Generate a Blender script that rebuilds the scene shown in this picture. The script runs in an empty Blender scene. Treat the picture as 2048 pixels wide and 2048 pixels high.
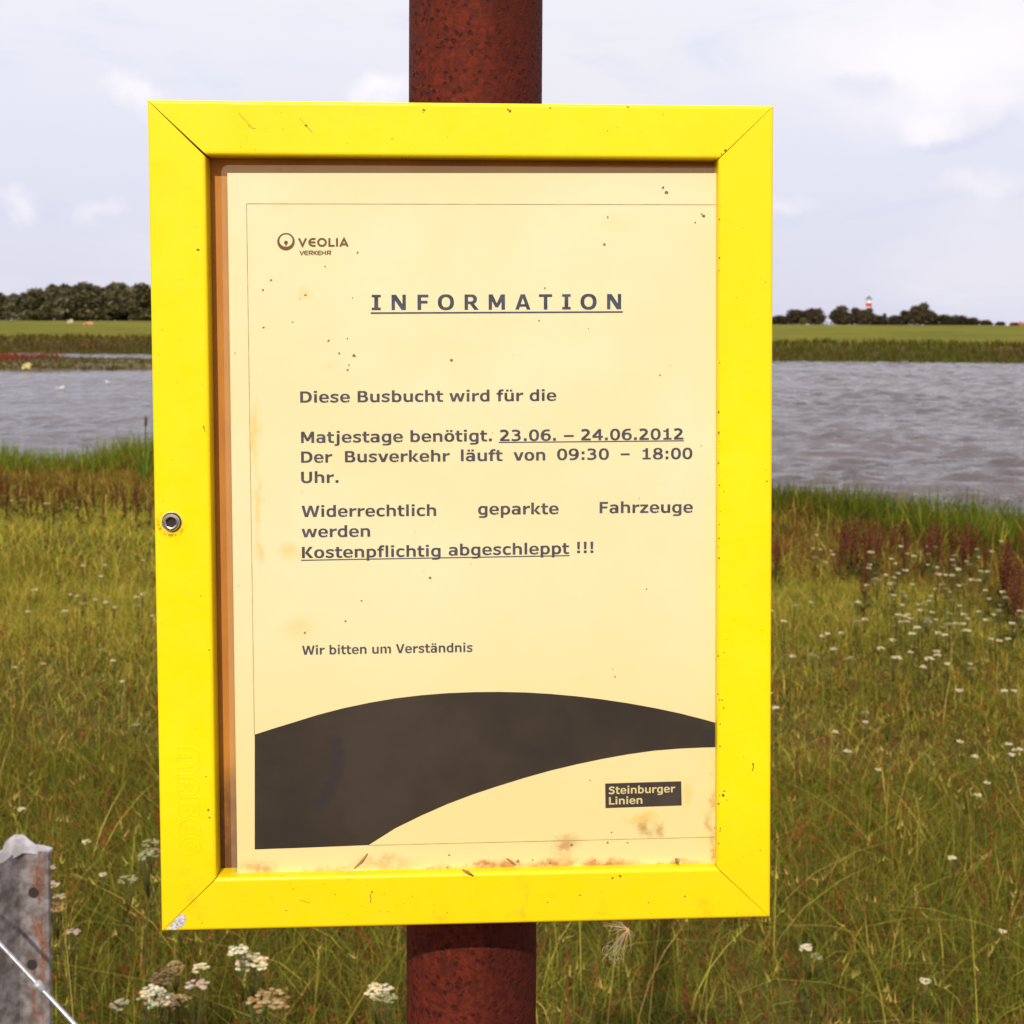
import bpy, bmesh, math, random
import numpy as np
from mathutils import Vector, Matrix
random.seed(7)
rng = np.random.default_rng(11)
C = bpy.context.scene.collection
SC = bpy.context.scene

# ------------------------------------------------------------------ camera
F = 2563.0                      # focal length in pixels of a 2048 px picture
PPX, PPY = 1024.0, 747.0        # principal point
EYE = np.array([0, 0, 1.6])
pitch = math.atan(100 / F)
roll = 0.0052
fw = np.array([0, math.cos(pitch), -math.sin(pitch)])
rt = np.array([1.0, 0, 0])
dn = np.cross(fw, rt)
RC = np.array([[math.cos(roll), -math.sin(roll), 0], [math.sin(roll), math.cos(roll), 0], [0, 0, 1]]) @ np.array([rt, dn, fw])
cam = bpy.data.cameras.new('camera')
co = bpy.data.objects.new('camera', cam)
C.objects.link(co)
m = Matrix.Identity(4)
for i in range(3):
    m[i][0] = RC[0][i]; m[i][1] = -RC[1][i]; m[i][2] = -RC[2][i]; m[i][3] = EYE[i]
co.matrix_world = m
cam.sensor_width = 36
cam.lens = 36 * F / 2048
cam.shift_y = -(1024 - PPY) / 2048
cam.clip_start = 0.02
cam.clip_end = 12000
cam.dof.use_dof = True
cam.dof.focus_distance = 0.555
cam.dof.aperture_fstop = 36
SC.camera = co

# ------------------------------------------------------------------ light
SUN_AZ, SUN_EL = math.radians(9), math.radians(36)      # behind the photographer, a little to the left
sdir = Vector((-math.sin(SUN_AZ) * math.cos(SUN_EL), -math.cos(SUN_AZ) * math.cos(SUN_EL), math.sin(SUN_EL)))
sl = bpy.data.lights.new('sun', 'SUN')
sl.energy = 3.4
sl.angle = math.radians(0.6)
sl.color = (1.0, 0.93, 0.80)
so = bpy.data.objects.new('sun', sl)
so.rotation_euler = (-sdir).to_track_quat('-Z', 'Y').to_euler()
so.location = (0, -5, 6)
C.objects.link(so)
SC.view_settings.view_transform = 'Standard'
SC.view_settings.look = 'None'
SC.view_settings.exposure = 0.0
SC.view_settings.gamma = 1.0


class NT:
    """small node-tree helper"""
    def __init__(s, tree):
        s.t = tree; s.n = tree.nodes; s.l = tree.links
    def node(s, typ, **kw):
        nd = s.n.new(typ)
        for k, v in kw.items():
            setattr(nd, k, v)
        return nd
    def put(s, sock, v):
        if isinstance(v, bpy.types.NodeSocket): s.l.new(v, sock)
        elif v is not None:
            if sock.type == 'RGBA' and len(v) == 3: v = (*v, 1)
            sock.default_value = v
    def math(s, op, a, b=None, clamp=False):
        nd = s.node('ShaderNodeMath', operation=op, use_clamp=clamp)
        s.put(nd.inputs[0], a)
        if b is not None: s.put(nd.inputs[1], b)
        return nd.outputs[0]
    def vmath(s, op, a, b=None, out=0):
        nd = s.node('ShaderNodeVectorMath', operation=op)
        s.put(nd.inputs[0], a)
        if b is not None: s.put(nd.inputs[1], b)
        return nd.outputs[out]
    def mix(s, f, a, b, blend='MIX'):
        nd = s.node('ShaderNodeMix', data_type='RGBA', blend_type=blend)
        s.put(nd.inputs[0], f); s.put(nd.inputs[6], a); s.put(nd.inputs[7], b)
        return nd.outputs[2]
    def noise(s, vec, scale, detail=4, rough=0.5, dist=0.0, out=0):
        nd = s.node('ShaderNodeTexNoise')
        if vec is not None: s.put(nd.inputs['Vector'], vec)
        nd.inputs['Scale'].default_value = scale
        nd.inputs['Detail'].default_value = detail
        nd.inputs['Roughness'].default_value = rough
        nd.inputs['Distortion'].default_value = dist
        return nd.outputs[out]
    def ramp(s, f, lo, hi, a=0.0, b=1.0, interp='SMOOTHSTEP'):
        nd = s.node('ShaderNodeMapRange', interpolation_type=interp)
        s.put(nd.inputs[0], f)
        nd.inputs[1].default_value = lo; nd.inputs[2].default_value = hi
        nd.inputs[3].default_value = a; nd.inputs[4].default_value = b
        return nd.outputs[0]
    def mapping(s, vec, scale=(1, 1, 1), loc=(0, 0, 0)):
        nd = s.node('ShaderNodeMapping')
        s.put(nd.inputs[0], vec)
        nd.inputs['Location'].default_value = loc
        nd.inputs['Scale'].default_value = scale
        return nd.outputs[0]


def blob(nt, vec, c, r, soft=1.0):
    """soft round mask: 1 at c, 0 at radius r (r may be a triple)"""
    if not isinstance(r, (tuple, list)): r = (r, r, r)
    d = nt.vmath('SUBTRACT', vec, c)
    d = nt.vmath('DIVIDE', d, tuple(r))
    ln = nt.vmath('LENGTH', d, out=1)
    return nt.ramp(ln, 1.0 - soft, 1.0, 1.0, 0.0)


w = bpy.data.worlds.new('World')
SC.world = w
w.use_nodes = True
w.node_tree.nodes.clear()
nt = NT(w.node_tree)
gen = nt.node('ShaderNodeTexCoord').outputs['Generated']
skyt = nt.node('ShaderNodeTexSky', sky_type='NISHITA', sun_disc=False)
skyt.sun_elevation = SUN_EL
skyt.sun_rotation = math.pi + SUN_AZ
skyt.air_density = 1.0
skyt.dust_density = 1.6
sep = nt.node('ShaderNodeSeparateXYZ'); nt.put(sep.inputs[0], gen)
zz = sep.outputs[2]
def skydir(px, py):
    d = RC.T @ np.array([(px - PPX) / F, (py - PPY) / F, 1.0]); d /= np.linalg.norm(d)
    return tuple(float(v) for v in d)
veil = nt.mix(nt.ramp(zz, 0.0, 0.33), (7.95, 7.9, 9.5), (10.3, 10.15, 10.7))
base = nt.mix(0.90, skyt.outputs[0], veil)
proj = nt.mapping(gen, (1.0, 1.0, 2.6))
n1 = nt.noise(proj, 3.3, 6, 0.55, 0.35)
n2 = nt.noise(nt.mapping(gen, (1, 1, 4.2), (3.1, 0, 1.7)), 5.0, 6, 0.6, 0.6)
c1 = nt.ramp(n1, 0.50, 0.72)
base = nt.mix(nt.math('MULTIPLY', c1, 0.55), base, (9.3, 9.05, 9.6))
base = nt.mix(nt.math('MULTIPLY', nt.ramp(n2, 0.50, 0.74), 0.5), base, (6.7, 7.35, 9.4))
warp = nt.vmath('SUBTRACT', nt.noise(gen, 9.0, 5, 0.6, 0.0, out=1), (0.5, 0.5, 0.5))
wv = nt.vmath('ADD', gen, nt.vmath('MULTIPLY', warp, (0.10, 0.10, 0.10)))
cl = None
for (px, py, rx, rz, s) in ((1890, 90, 0.18, 0.085, 1.0), (1760, 120, 0.05, 0.030, .8), (1870, 215, 0.055, 0.034, .9), (2010, 180, 0.05, 0.035, .7),
                            (255, 200, 0.018, 0.016, .75), (300, 235, 0.02, 0.012, .55), (795, 185, 0.034, 0.018, .9),
                            (30, 405, 0.026, 0.016, .55), (180, 400, 0.02, 0.010, .35), (1590, 430, 0.028, 0.012, .4), (1970, 385, 0.05, 0.014, .4)):
    b = nt.math('MULTIPLY', blob(nt, wv, skydir(px, py), (rx, 0.2, rz), 0.95), s)
    cl = b if cl is None else nt.math('MAXIMUM', cl, b)
base = nt.mix(cl, base, (10.6, 10.2, 10.5))
for (px, py, rx, rz, s) in ((1720, 165, 0.05, 0.02, .45), (1930, 285, 0.07, 0.014, .5)):
    base = nt.mix(nt.math('MULTIPLY', blob(nt, wv, skydir(px, py), (rx, 0.2, rz), 1.0), s), base, (6.9, 7.3, 9.3))
bg = nt.node('ShaderNodeBackground')
nt.put(bg.inputs[0], base)
bg.inputs[1].default_value = 0.096
wo = nt.node('ShaderNodeOutputWorld')
nt.l.new(bg.outputs[0], wo.inputs[0])


# ------------------------------------------------------------------ helpers
def tag(o, label=None, cat=None, group=None, kind=None):
    if label: o['label'] = label
    if cat: o['category'] = cat
    if group: o['group'] = group
    if kind: o['kind'] = kind
    return o


def empty(name, loc=(0, 0, 0), parent=None):
    o = bpy.data.objects.new(name, None)
    C.objects.link(o)
    o.location = loc
    o.empty_display_size = 0.05
    if parent: o.parent = parent
    return o


def link(name, me, parent=None, mats=()):
    for mt in (mats if isinstance(mats, (list, tuple)) else [mats]):
        if mt is not None: me.materials.append(mt)
    o = bpy.data.objects.new(name, me)
    C.objects.link(o)
    if parent: o.parent = parent
    return o


def mesh_np(name, V, T, col=None, smooth=False, mi=None):
    """mesh from numpy vertex and triangle (or quad) arrays, optional per-vertex tint"""
    me = bpy.data.meshes.new(name)
    V = np.asarray(V, dtype=np.float32); T = np.asarray(T, dtype=np.int32)
    k = T.shape[1]
    me.vertices.add(len(V)); me.vertices.foreach_set('co', V.ravel())
    me.loops.add(T.size); me.loops.foreach_set('vertex_index', T.ravel())
    me.polygons.add(len(T))
    me.polygons.foreach_set('loop_start', np.arange(0, T.size, k, dtype=np.int32))
    try: me.polygons.foreach_set('loop_total', np.full(len(T), k, dtype=np.int32))
    except Exception: pass
    if mi is not None: me.polygons.foreach_set('material_index', np.asarray(mi, dtype=np.int32))
    me.polygons.foreach_set('use_smooth', np.full(len(T), smooth, dtype=bool))
    if col is not None:
        a = me.attributes.new('tint', 'FLOAT_COLOR', 'POINT')
        c4 = np.ones((len(V), 4), dtype=np.float32); c4[:, :3] = col
        a.data.foreach_set('color', c4.ravel())
    me.update(calc_edges=True)
    me.validate()
    return me


def bm_mesh(bm, name, smooth=False):
    me = bpy.data.meshes.new(name)
    bmesh.ops.recalc_face_normals(bm, faces=bm.faces)
    bm.to_mesh(me); bm.free()
    if smooth:
        for p in me.polygons: p.use_smooth = True
    return me


class Acc:
    """collects tubes, ribbons and polygons of one part as numpy-ready lists"""
    def __init__(s): s.V = []; s.Fc = []; s.col = []
    def add(s, verts, faces, col=(1, 1, 1)):
        o = len(s.V); s.V += [tuple(v) for v in verts]; s.Fc += [tuple(i + o for i in f) for f in faces]
        s.col += [col] * len(verts)
    def tube(s, pts, rad, n=6, col=(1, 1, 1), cap=True):
        pts = [Vector(p) for p in pts]
        if not isinstance(rad, (list, tuple)): rad = [rad] * len(pts)
        vs = []; fs = []
        for i, p in enumerate(pts):
            d = (pts[min(i + 1, len(pts) - 1)] - pts[max(i - 1, 0)]).normalized()
            a = d.orthogonal().normalized() if abs(d.z) > .9 else d.cross(Vector((0, 0, 1))).normalized()
            b = d.cross(a)
            for k in range(n):
                t = 2 * math.pi * k / n
                vs.append(p + (a * math.cos(t) + b * math.sin(t)) * rad[i])
        for i in range(len(pts) - 1):
            for k in range(n):
                k2 = (k + 1) % n
                fs.append((i * n + k, i * n + k2, (i + 1) * n + k2, (i + 1) * n + k))
        if cap:
            fs.append(tuple(range(n))[::-1]); fs.append(tuple((len(pts) - 1) * n + k for k in range(n)))
        s.add(vs, fs, col)
    def mesh(s, name, smooth=False, tint=False):
        me = bpy.data.meshes.new(name)
        me.from_pydata(s.V, [], s.Fc)
        if smooth:
            for p in me.polygons: p.use_smooth = True
        if tint:
            a = me.attributes.new('tint', 'FLOAT_COLOR', 'POINT')
            a.data.foreach_set('color', np.array([(*c, 1) for c in s.col], dtype=np.float32).ravel())
        me.update()
        return me


def mat(name):
    mt = bpy.data.materials.new(name)
    mt.use_nodes = True
    nt = NT(mt.node_tree)
    return mt, nt, nt.n['Principled BSDF'], nt.n['Material Output']


def simple(name, col, rough=0.6, metal=0.0, spec=0.5, var=0.0, scale=40.0, bump=0.0):
    mt, nt, p, out = mat(name)
    oc = nt.node('ShaderNodeTexCoord').outputs['Object']
    if var > 0:
        n = nt.noise(oc, scale, 5, 0.6)
        dark = tuple(c * (1 - var) for c in col); lite = tuple(min(1, c * (1 + var)) for c in col)
        nt.put(p.inputs['Base Color'], nt.mix(nt.ramp(n, 0.3, 0.7), dark, lite))
    else:
        nt.put(p.inputs['Base Color'], col)
    p.inputs['Roughness'].default_value = rough
    p.inputs['Metallic'].default_value = metal
    p.inputs['Specular IOR Level'].default_value = spec
    if bump > 0:
        b = nt.node('ShaderNodeBump')
        nt.put(b.inputs['Height'], nt.noise(oc, scale * 2, 4, 0.6))
        b.inputs['Strength'].default_value = bump
        b.inputs['Distance'].default_value = 0.002
        nt.l.new(b.outputs[0], p.inputs['Normal'])
    return mt


def leafmat(name, trans=0.25, gain=(1, 1, 1), spec=0.0):
    mt = bpy.data.materials.new(name)
    mt.use_nodes = True
    nt = NT(mt.node_tree); nt.n.clear()
    at = nt.node('ShaderNodeAttribute', attribute_name='tint').outputs['Color']
    cl = nt.mix(1.0, at, gain, 'MULTIPLY')
    d = nt.node('ShaderNodeBsdfDiffuse'); nt.put(d.inputs[0], cl)
    t = nt.node('ShaderNodeBsdfTranslucent'); nt.put(t.inputs[0], cl)
    g = nt.node('ShaderNodeBsdfGlossy'); g.inputs['Roughness'].default_value = 0.45
    a = nt.node('ShaderNodeMixShader'); a.inputs[0].default_value = trans
    nt.l.new(d.outputs[0], a.inputs[1]); nt.l.new(t.outputs[0], a.inputs[2])
    b = nt.node('ShaderNodeMixShader'); b.inputs[0].default_value = spec
    nt.l.new(a.outputs[0], b.inputs[1]); nt.l.new(g.outputs[0], b.inputs[2])
    o = nt.node('ShaderNodeOutputMaterial'); nt.l.new(b.outputs[0], o.inputs[0])
    return mt


def ray(px, py):
    return RC.T @ np.array([(px - PPX) / F, (py - PPY) / F, 1.0])
def on_z(px, py, z):                       # point of the plane z seen at a pixel
    d = ray(px, py); t = (z - EYE[2]) / d[2]; return EYE + d * t
def on_y(px, py, y):                       # point of the plane y seen at a pixel
    d = ray(px, py); t = y / d[1]; return EYE + d * t


# ------------------------------------------------------------------ terrain
WATER = -1.3
SX = [-400, -60, -14, -8, -6, -4.9, -4.1, -3.2, -1.5, 0, 1.5, 2.4, 3.4, 5, 8, 14, 60, 400]
SY = [60, 20, 12.9, 12.7, 13.1, 13.8, 15.4, 15.7, 15.0, 13.9, 12.6, 11.7, 10.4, 9.5, 9.1, 9.7, 16, 60]
def shore(x): return np.interp(x, SX, SY)
def far_shore(x): return np.interp(x, [-400, -60, -20, 10, 40, 100, 400], [122, 117, 113, 104, 101, 101, 105])
def sstep(a, b, v):
    t = np.clip((v - a) / (b - a), 0, 1); return t * t * (3 - 2 * t)
def height(x, y):
    s = shore(x); f = far_shore(x)
    h = 0.035 * np.sin(x * 1.3 + y * .7) + 0.03 * np.sin(x * .5 - y * 1.9 + 1)
    h = h * sstep(-1, 3, y)
    h = h - 2.6 * sstep(s - 0.1, s + 1.6, y)
    up = 2.6 * sstep(f - 2.0, f + 2.2, y) - 1.15 * (1 - sstep(f + 2.2, f + 12, y)) * sstep(f - 2, f + 2.2, y)
    up = up + 1.62 * sstep(f + 13, f + 48, y)
    rise = 0.0
    return h + up + rise + 0.03 * np.sin(x * .11) * sstep(f, f + 20, y)

xs = np.unique(np.concatenate([np.linspace(-14, 14, 141), np.linspace(-130, 130, 105), np.linspace(-1200, 1200, 61), np.linspace(-5000, 5000, 21)]))
ys = np.unique(np.concatenate([np.linspace(-3, 18, 127), np.linspace(18, 95, 30), np.linspace(95, 165, 71), np.linspace(165, 700, 40), np.linspace(-300, -3, 10), np.linspace(700, 6000, 20)]))
X, Y = np.meshgrid(xs, ys)
Z = height(X, Y)
nx, ny = len(xs), len(ys)
idx = np.arange(nx * ny).reshape(ny, nx)
Q = np.stack([idx[:-1, :-1], idx[:-1, 1:], idx[1:, 1:], idx[1:, :-1]], -1).reshape(-1, 4)
mt, nt, p, out = mat('earth_and_turf')
geo = nt.node('ShaderNodeNewGeometry').outputs['Position']
sp = nt.node('ShaderNodeSeparateXYZ'); nt.put(sp.inputs[0], geo)
near = nt.mix(nt.ramp(nt.noise(geo, 6, 5, 0.6), .35, .65), (0.075, 0.050, 0.018), (0.13, 0.105, 0.030))
fn = nt.noise(nt.mapping(geo, (0.10, 0.35, 1)), 1.0, 6, 0.65)
fn2 = nt.noise(nt.mapping(geo, (0.9, 1.6, 1)), 1.0, 4, 0.7)
far = nt.mix(nt.ramp(fn, .36, .64), (0.125, 0.122, 0.010), (0.185, 0.160, 0.014))
far = nt.mix(nt.ramp(fn2, .35, .7, 0, .5), far, (0.095, 0.105, 0.008))
mud = nt.mix(nt.ramp(fn2, .4, .6), (0.06, 0.055, 0.02), (0.10, 0.06, 0.03))
c = nt.mix(nt.ramp(sp.outputs[1], 60, 70), near, nt.mix(nt.ramp(sp.outputs[2], -0.6, 0.15), mud, far))
nt.put(p.inputs['Base Color'], c)
p.inputs['Roughness'].default_value = 0.95
p.inputs['Specular IOR Level'].default_value = 0.1
g = link('ground', mesh_np('ground', np.stack([X, Y, Z], -1).reshape(-1, 3), Q, smooth=True), None, mt)
tag(g, kind='structure')

# river
# wind waves as real relief, finer towards the near bank
yr = [7.6]
while yr[-1] < 126: yr.append(yr[-1] * 1.0058)
yr = np.array(yr)
uc = np.linspace(-1, 1, 431)
U2, Y2 = np.meshgrid(uc, yr)
X2 = U2 * (Y2 * .56 + 5)
wrng = np.random.default_rng(4)
Z2 = np.zeros_like(X2)
for k in range(36):
    lam = .42 * 4.2 ** wrng.random(); th = wrng.normal(.10, .36)
    ph = (math.sin(th) * X2 + math.cos(th) * Y2) * 2 * np.pi / lam + wrng.uniform(0, 6.28)
    ph = ph + .8 * np.sin(X2 * .31 + Y2 * .17 + k) + .6 * np.sin(X2 * .13 - Y2 * .41 + 2 * k)
    amp = lam * .0130 * wrng.uniform(.5, 1.4)
    Z2 += amp * (np.sin(ph) + .35 * np.sin(2 * ph + .6))
gust = .72 + .30 * np.sin(X2 * .21 + Y2 * .09) * np.sin(Y2 * .16 - X2 * .05 + 1) + .18 * np.sin(X2 * .6 + Y2 * .45)
Z2 = Z2 * np.clip(gust, .25, 1.3) * np.interp(X2 / Y2, [-.4, -.2, .1, .3], [.38, .42, .78, .86])
X2[:, 0] = -420; X2[:, -1] = 420; Z2[:, 0] = 0; Z2[:, -1] = 0
ni = np.arange(X2.size).reshape(X2.shape)
Q2 = np.stack([ni[:-1, :-1], ni[:-1, 1:], ni[1:, 1:], ni[1:, :-1]], -1).reshape(-1, 4)
mt, nt, p, out = mat('river_water')
geo = nt.node('ShaderNodeNewGeometry').outputs['Position']
warpv = nt.vmath('ADD', geo, nt.vmath('MULTIPLY', nt.noise(geo, 0.12, 3, .5, out=1), (4, 4, 0)))
wa = nt.noise(nt.mapping(warpv, (0.75, 0.70, 1)), 1.0, 5, 0.62)
wb = nt.noise(nt.mapping(warpv, (0.16, 0.24, 1)), 1.0, 4, 0.6)
wc = nt.noise(nt.mapping(geo, (1.6, 3.4, 1)), 1.0, 3, 0.6)
hgt = nt.math('ADD', nt.math('MULTIPLY', wa, 1.0), nt.math('ADD', nt.math('MULTIPLY', wb, 1.6), nt.math('MULTIPLY', wc, 0.14)))
bp = nt.node('ShaderNodeBump'); bp.inputs['Strength'].default_value = 0.8; bp.inputs['Distance'].default_value = 0.5
nt.put(bp.inputs['Height'], hgt)
nt.put(p.inputs['Base Color'], nt.mix(nt.ramp(nt.noise(nt.mapping(geo, (.05, .2, 1)), 1, 4, .6), .35, .65), (0.086, 0.069, 0.069), (0.138, 0.115, 0.123)))
p.inputs['Roughness'].default_value = 0.12
p.inputs['IOR'].default_value = 1.33
nt.l.new(bp.outputs[0], p.inputs['Normal'])
r = link('river', mesh_np('river', np.stack([X2, Y2, WATER + Z2], -1).reshape(-1, 3), Q2, smooth=True), None, mt)
tag(r, kind='structure')

# low mud island at the left of the river
def island_mesh():
    bm = bmesh.new()
    nA = 64; rings = []
    cx, cy, ax, ay = -44.0, 83.0, 30.0, 11.5
    for k, (s, z) in enumerate(((1.0, -.25), (0.94, 0.10), (0.80, .28), (0.5, .36), (0.15, .40))):
        ring = []
        for i in range(nA):
            t = 2 * math.pi * i / nA
            wob = 1 + .10 * math.sin(3 * t + 1) + .07 * math.sin(7 * t) + .04 * math.sin(13 * t + 2)
            ring.append(bm.verts.new((cx + ax * s * wob * math.cos(t), cy + ay * s * wob * math.sin(t), WATER + z)))
        rings.append(ring)
    for a, b in zip(rings[:-1], rings[1:]):
        for i in range(nA):
            bm.faces.new((a[i], a[(i + 1) % nA], b[(i + 1) % nA], b[i]))
    bm.faces.new(rings[-1])
    return bm_mesh(bm, 'mud_island', True)
mt, nt, p, out = mat('island_mud')
geo = nt.node('ShaderNodeNewGeometry').outputs['Position']
nn = nt.noise(nt.mapping(geo, (.16, .5, 1)), 1.0, 5, 0.65)
nt.put(p.inputs['Base Color'], nt.mix(nt.ramp(nn, .38, .62), (0.075, 0.055, 0.018), (0.14, 0.105, 0.035)))
p.inputs['Roughness'].default_value = 0.95
tag(link('mud_island', island_mesh(), None, mt), kind='structure')


# ------------------------------------------------------------------ grass
def blades(P, hgt, wid, lean, col, seg=2, az=None, tipcol=None):
    """curved tapering blades; returns V, T, col"""
    N = len(P)
    az = rng.uniform(0, 2 * np.pi, N) if az is None else az
    fa = rng.uniform(0, 2 * np.pi, N)
    L = np.stack([np.cos(az), np.sin(az), np.zeros(N)], -1)
    W = np.stack([np.cos(fa), np.sin(fa), np.zeros(N)], -1)
    Vs = []; Cs = []
    for k in range(seg):
        t = k / seg
        ctr = P + np.array([0, 0, 1]) * (hgt * (t - .28 * np.minimum(lean, 1.6) * t * t))[:, None] + L * (hgt * lean * t * t * .8 + hgt * lean * .2 * t)[:, None]
        hw = (wid * .5 * (1 - .55 * t))[:, None]
        Vs += [ctr - W * hw, ctr + W * hw]
        cc = col if tipcol is None else col * (1 - t) + tipcol * t
        Cs += [cc, cc]
    t = 1.0
    Vs.append(P + np.array([0, 0, 1]) * (hgt * (1 - .28 * np.minimum(lean, 1.6)))[:, None] + L * (hgt * lean)[:, None])
    Cs.append(col if tipcol is None else tipcol)
    nv = 2 * seg + 1
    V = np.stack(Vs, 1).reshape(-1, 3); CL = np.stack(Cs, 1).reshape(-1, 3)
    tr = []
    for k in range(seg - 1):
        a = 2 * k
        tr += [(a, a + 1, a + 3), (a, a + 3, a + 2)]
    tr.append((2 * seg - 2, 2 * seg - 1, 2 * seg))
    T = (np.array(tr)[None] + (np.arange(N) * nv)[:, None, None]).reshape(-1, 3)
    return V, T, CL


def merge(parts):
    o = 0; Vs = []; Ts = []; Cs = []
    for V, T, c in parts:
        Vs.append(V); Ts.append(T + o); Cs.append(c); o += len(V)
    return np.concatenate(Vs), np.concatenate(Ts), np.concatenate(Cs)


def scatter(n, y0, y1, margin=0.6, pow_=1.0):
    y = y0 + (y1 - y0) * rng.random(n) ** pow_
    # uniform in area of the view wedge
    k = (y * .42 + margin) / (y1 * .42 + margin)
    keep = rng.random(n) < k
    y = y[keep]
    x = rng.uniform(-1, 1, len(y)) * (y * .42 + margin)
    return x, y

def fnoise(x, y, s, seed):
    r_ = np.random.default_rng(seed); v = 0
    for i in range(5):
        a, b, c_ = r_.uniform(-1, 1, 2).tolist() + [r_.uniform(0, 6.3)]
        v = v + np.sin((a * x + b * y) * s * (1 + .6 * i) + c_) / (1 + .35 * i)
    return v / 2.4

def pick(n, cols, wts):
    wts = np.array(wts) / np.sum(wts)
    i = rng.choice(len(cols), n, p=wts)
    c_ = np.array(cols)[i]
    return c_ * rng.uniform(.7, 1.3, (n, 1)) * rng.uniform(.92, 1.08, (n, 3))

GREEN = (0.125, 0.160, 0.022); DGREEN = (0.080, 0.095, 0.017); YEL = (0.36, 0.315, 0.055); STRAW = (0.46, 0.34, 0.095)
BROWN = (0.145, 0.082, 0.026); RED = (0.20, 0.048, 0.020); LUSH = (0.085, 0.128, 0.012); OLIVE = (0.22, 0.205, 0.030)

leaf = leafmat('grass_blade', 0.42, (1.20, 1.16, 1.05))
parts = []
def zone_split(x, y):
    s = shore(x)
    red = sstep(s - 5.0, s - 3.6, y) * (1 - sstep(s - 1.9, s - 1.0, y))
    lush = sstep(s - 1.9, s - 1.1, y)
    mid = sstep(4.2, 6.0, y) * (1 - sstep(s - 4.2, s - 3.0, y))
    return red, lush, mid

def turf(n, y0, y1, h0, h1, wbase, ymargin=.6, outside=False):
    x, y = scatter(n, y0, y1, ymargin)
    ok = (y < shore(x) + 0.55) & ((np.abs(x) > .42 * y + .6) | (not outside))
    x, y = x[ok], y[ok]
    red, lush, mid = zone_split(x, y)
    N = len(x)
    u = rng.random(N)
    nz = fnoise(x, y, 1.5, 3); nz2 = fnoise(x, y, 3.7, 5)
    cn = pick(N, [GREEN, DGREEN, OLIVE, YEL, BROWN, RED], [.32, .24, .20, .06, .15, .03])
    cm = 1.05 * pick(N, [GREEN, OLIVE, YEL, STRAW, BROWN], [.22, .36, .34, .06, .02])
    cr = pick(N, [BROWN, RED, OLIVE, DGREEN, YEL], [.42, .14, .18, .16, .10])
    cl_ = pick(N, [LUSH, GREEN, OLIVE, DGREEN], [.5, .2, .10, .2]) * np.where(x > 0, np.interp(x, [.5, 2.4, 3.2, 4], [.62, .65, .85, .95]), 1.25)[:, None]
    pm = np.clip(mid * (.85 + .35 * nz), 0, 1); pr = np.clip(red * (.9 + .45 * nz2), 0, 1)
    col = np.where((u < pr)[:, None], cr, np.where((u < pr + lush)[:, None], cl_, np.where((rng.random(N) < pm)[:, None], cm, cn)))
    h = rng.uniform(h0, h1, N) * (1 + .35 * nz2) * (1 + .1 * red + lush * np.where(x > 0, .75, 1.1))
    wd = wbase * rng.uniform(.6, 1.4, N) * (1 + 0.5 * lush)
    ln = np.abs(rng.normal(.75, .55, N)) * (1 - .55 * lush)
    P = np.stack([x, y, height(x, y) - .01], -1)
    # on the bank itself the plants still stand upright
    parts.append(blades(P, np.maximum(h, .04), wd, ln, col, 2, tipcol=col * np.array([1.25, 1.15, 1.1])))
turf(125000, 2.2, 4.6, .04, .15, .0030)
turf(190000, 4.4, 8.2, .04, .115, .0044)
turf(190000, 7.8, 16.5, .08, .19, .0085, 1.5)
turf(16000, .2, 2.4, .10, .22, .005, 1.2)
turf(40000, .5, 14.0, .08, .20, .009, 4.0, True)
V, T, CL = merge(parts)
tag(link('meadow_grass', mesh_np('meadow_grass', V, T, CL), None, leaf), 'green and yellowish meadow grass covering the bank down to the river', 'grass', kind='stuff')

# long thin stalks lying every way, with narrow seed heads
parts = []
x, y = scatter(3300, 2.2, 6.2, .6)
ok = (y < shore(x) - 1.2) & (rng.random(len(y)) < np.interp(y, [2.2, 4.5, 6.2], [1, .75, .35]))
x, y = x[ok], y[ok]; N = len(x)
P = np.stack([x, y, height(x, y)], -1)
col = pick(N, [YEL, STRAW, GREEN, OLIVE, RED], [.34, .20, .2, .2, .06])
hh = rng.uniform(.16, .44, N) * np.interp(y, [2, 4, 6.2], [1, .75, .5]); la = np.abs(rng.normal(.85, .6, N)); aa = rng.uniform(0, 6.283, N)
V, T, CL = blades(P, hh, rng.uniform(.0020, .0038, N), la, col, 4, az=aa, tipcol=col * 1.2)
parts.append((V, T, CL))
tips = V.reshape(N, 9, 3)[:, 8]
prev = V.reshape(N, 9, 3)[:, 6]
sel = rng.random(N) < .45
D = (tips - prev)[sel]; D /= np.linalg.norm(D, axis=1)[:, None] + 1e-9
M_ = sel.sum()
for k in range(5):
    b0 = tips[sel] - D * (.012 * k)[..., None] if False else tips[sel] - D * (.011 * k)
    hcol = pick(M_, [STRAW, BROWN, YEL], [.5, .25, .25])
    parts.append(blades(b0, rng.uniform(.014, .026, M_), np.full(M_, .005), np.abs(rng.normal(.5, .4, M_)), hcol, 1))
V, T, CL = merge(parts)
tag(link('grass_stalks', mesh_np('grass_stalks', V, T, CL), None, leaf), 'long thin yellow grass stalks leaning over the darker meadow turf', 'grass', kind='stuff')

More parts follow.
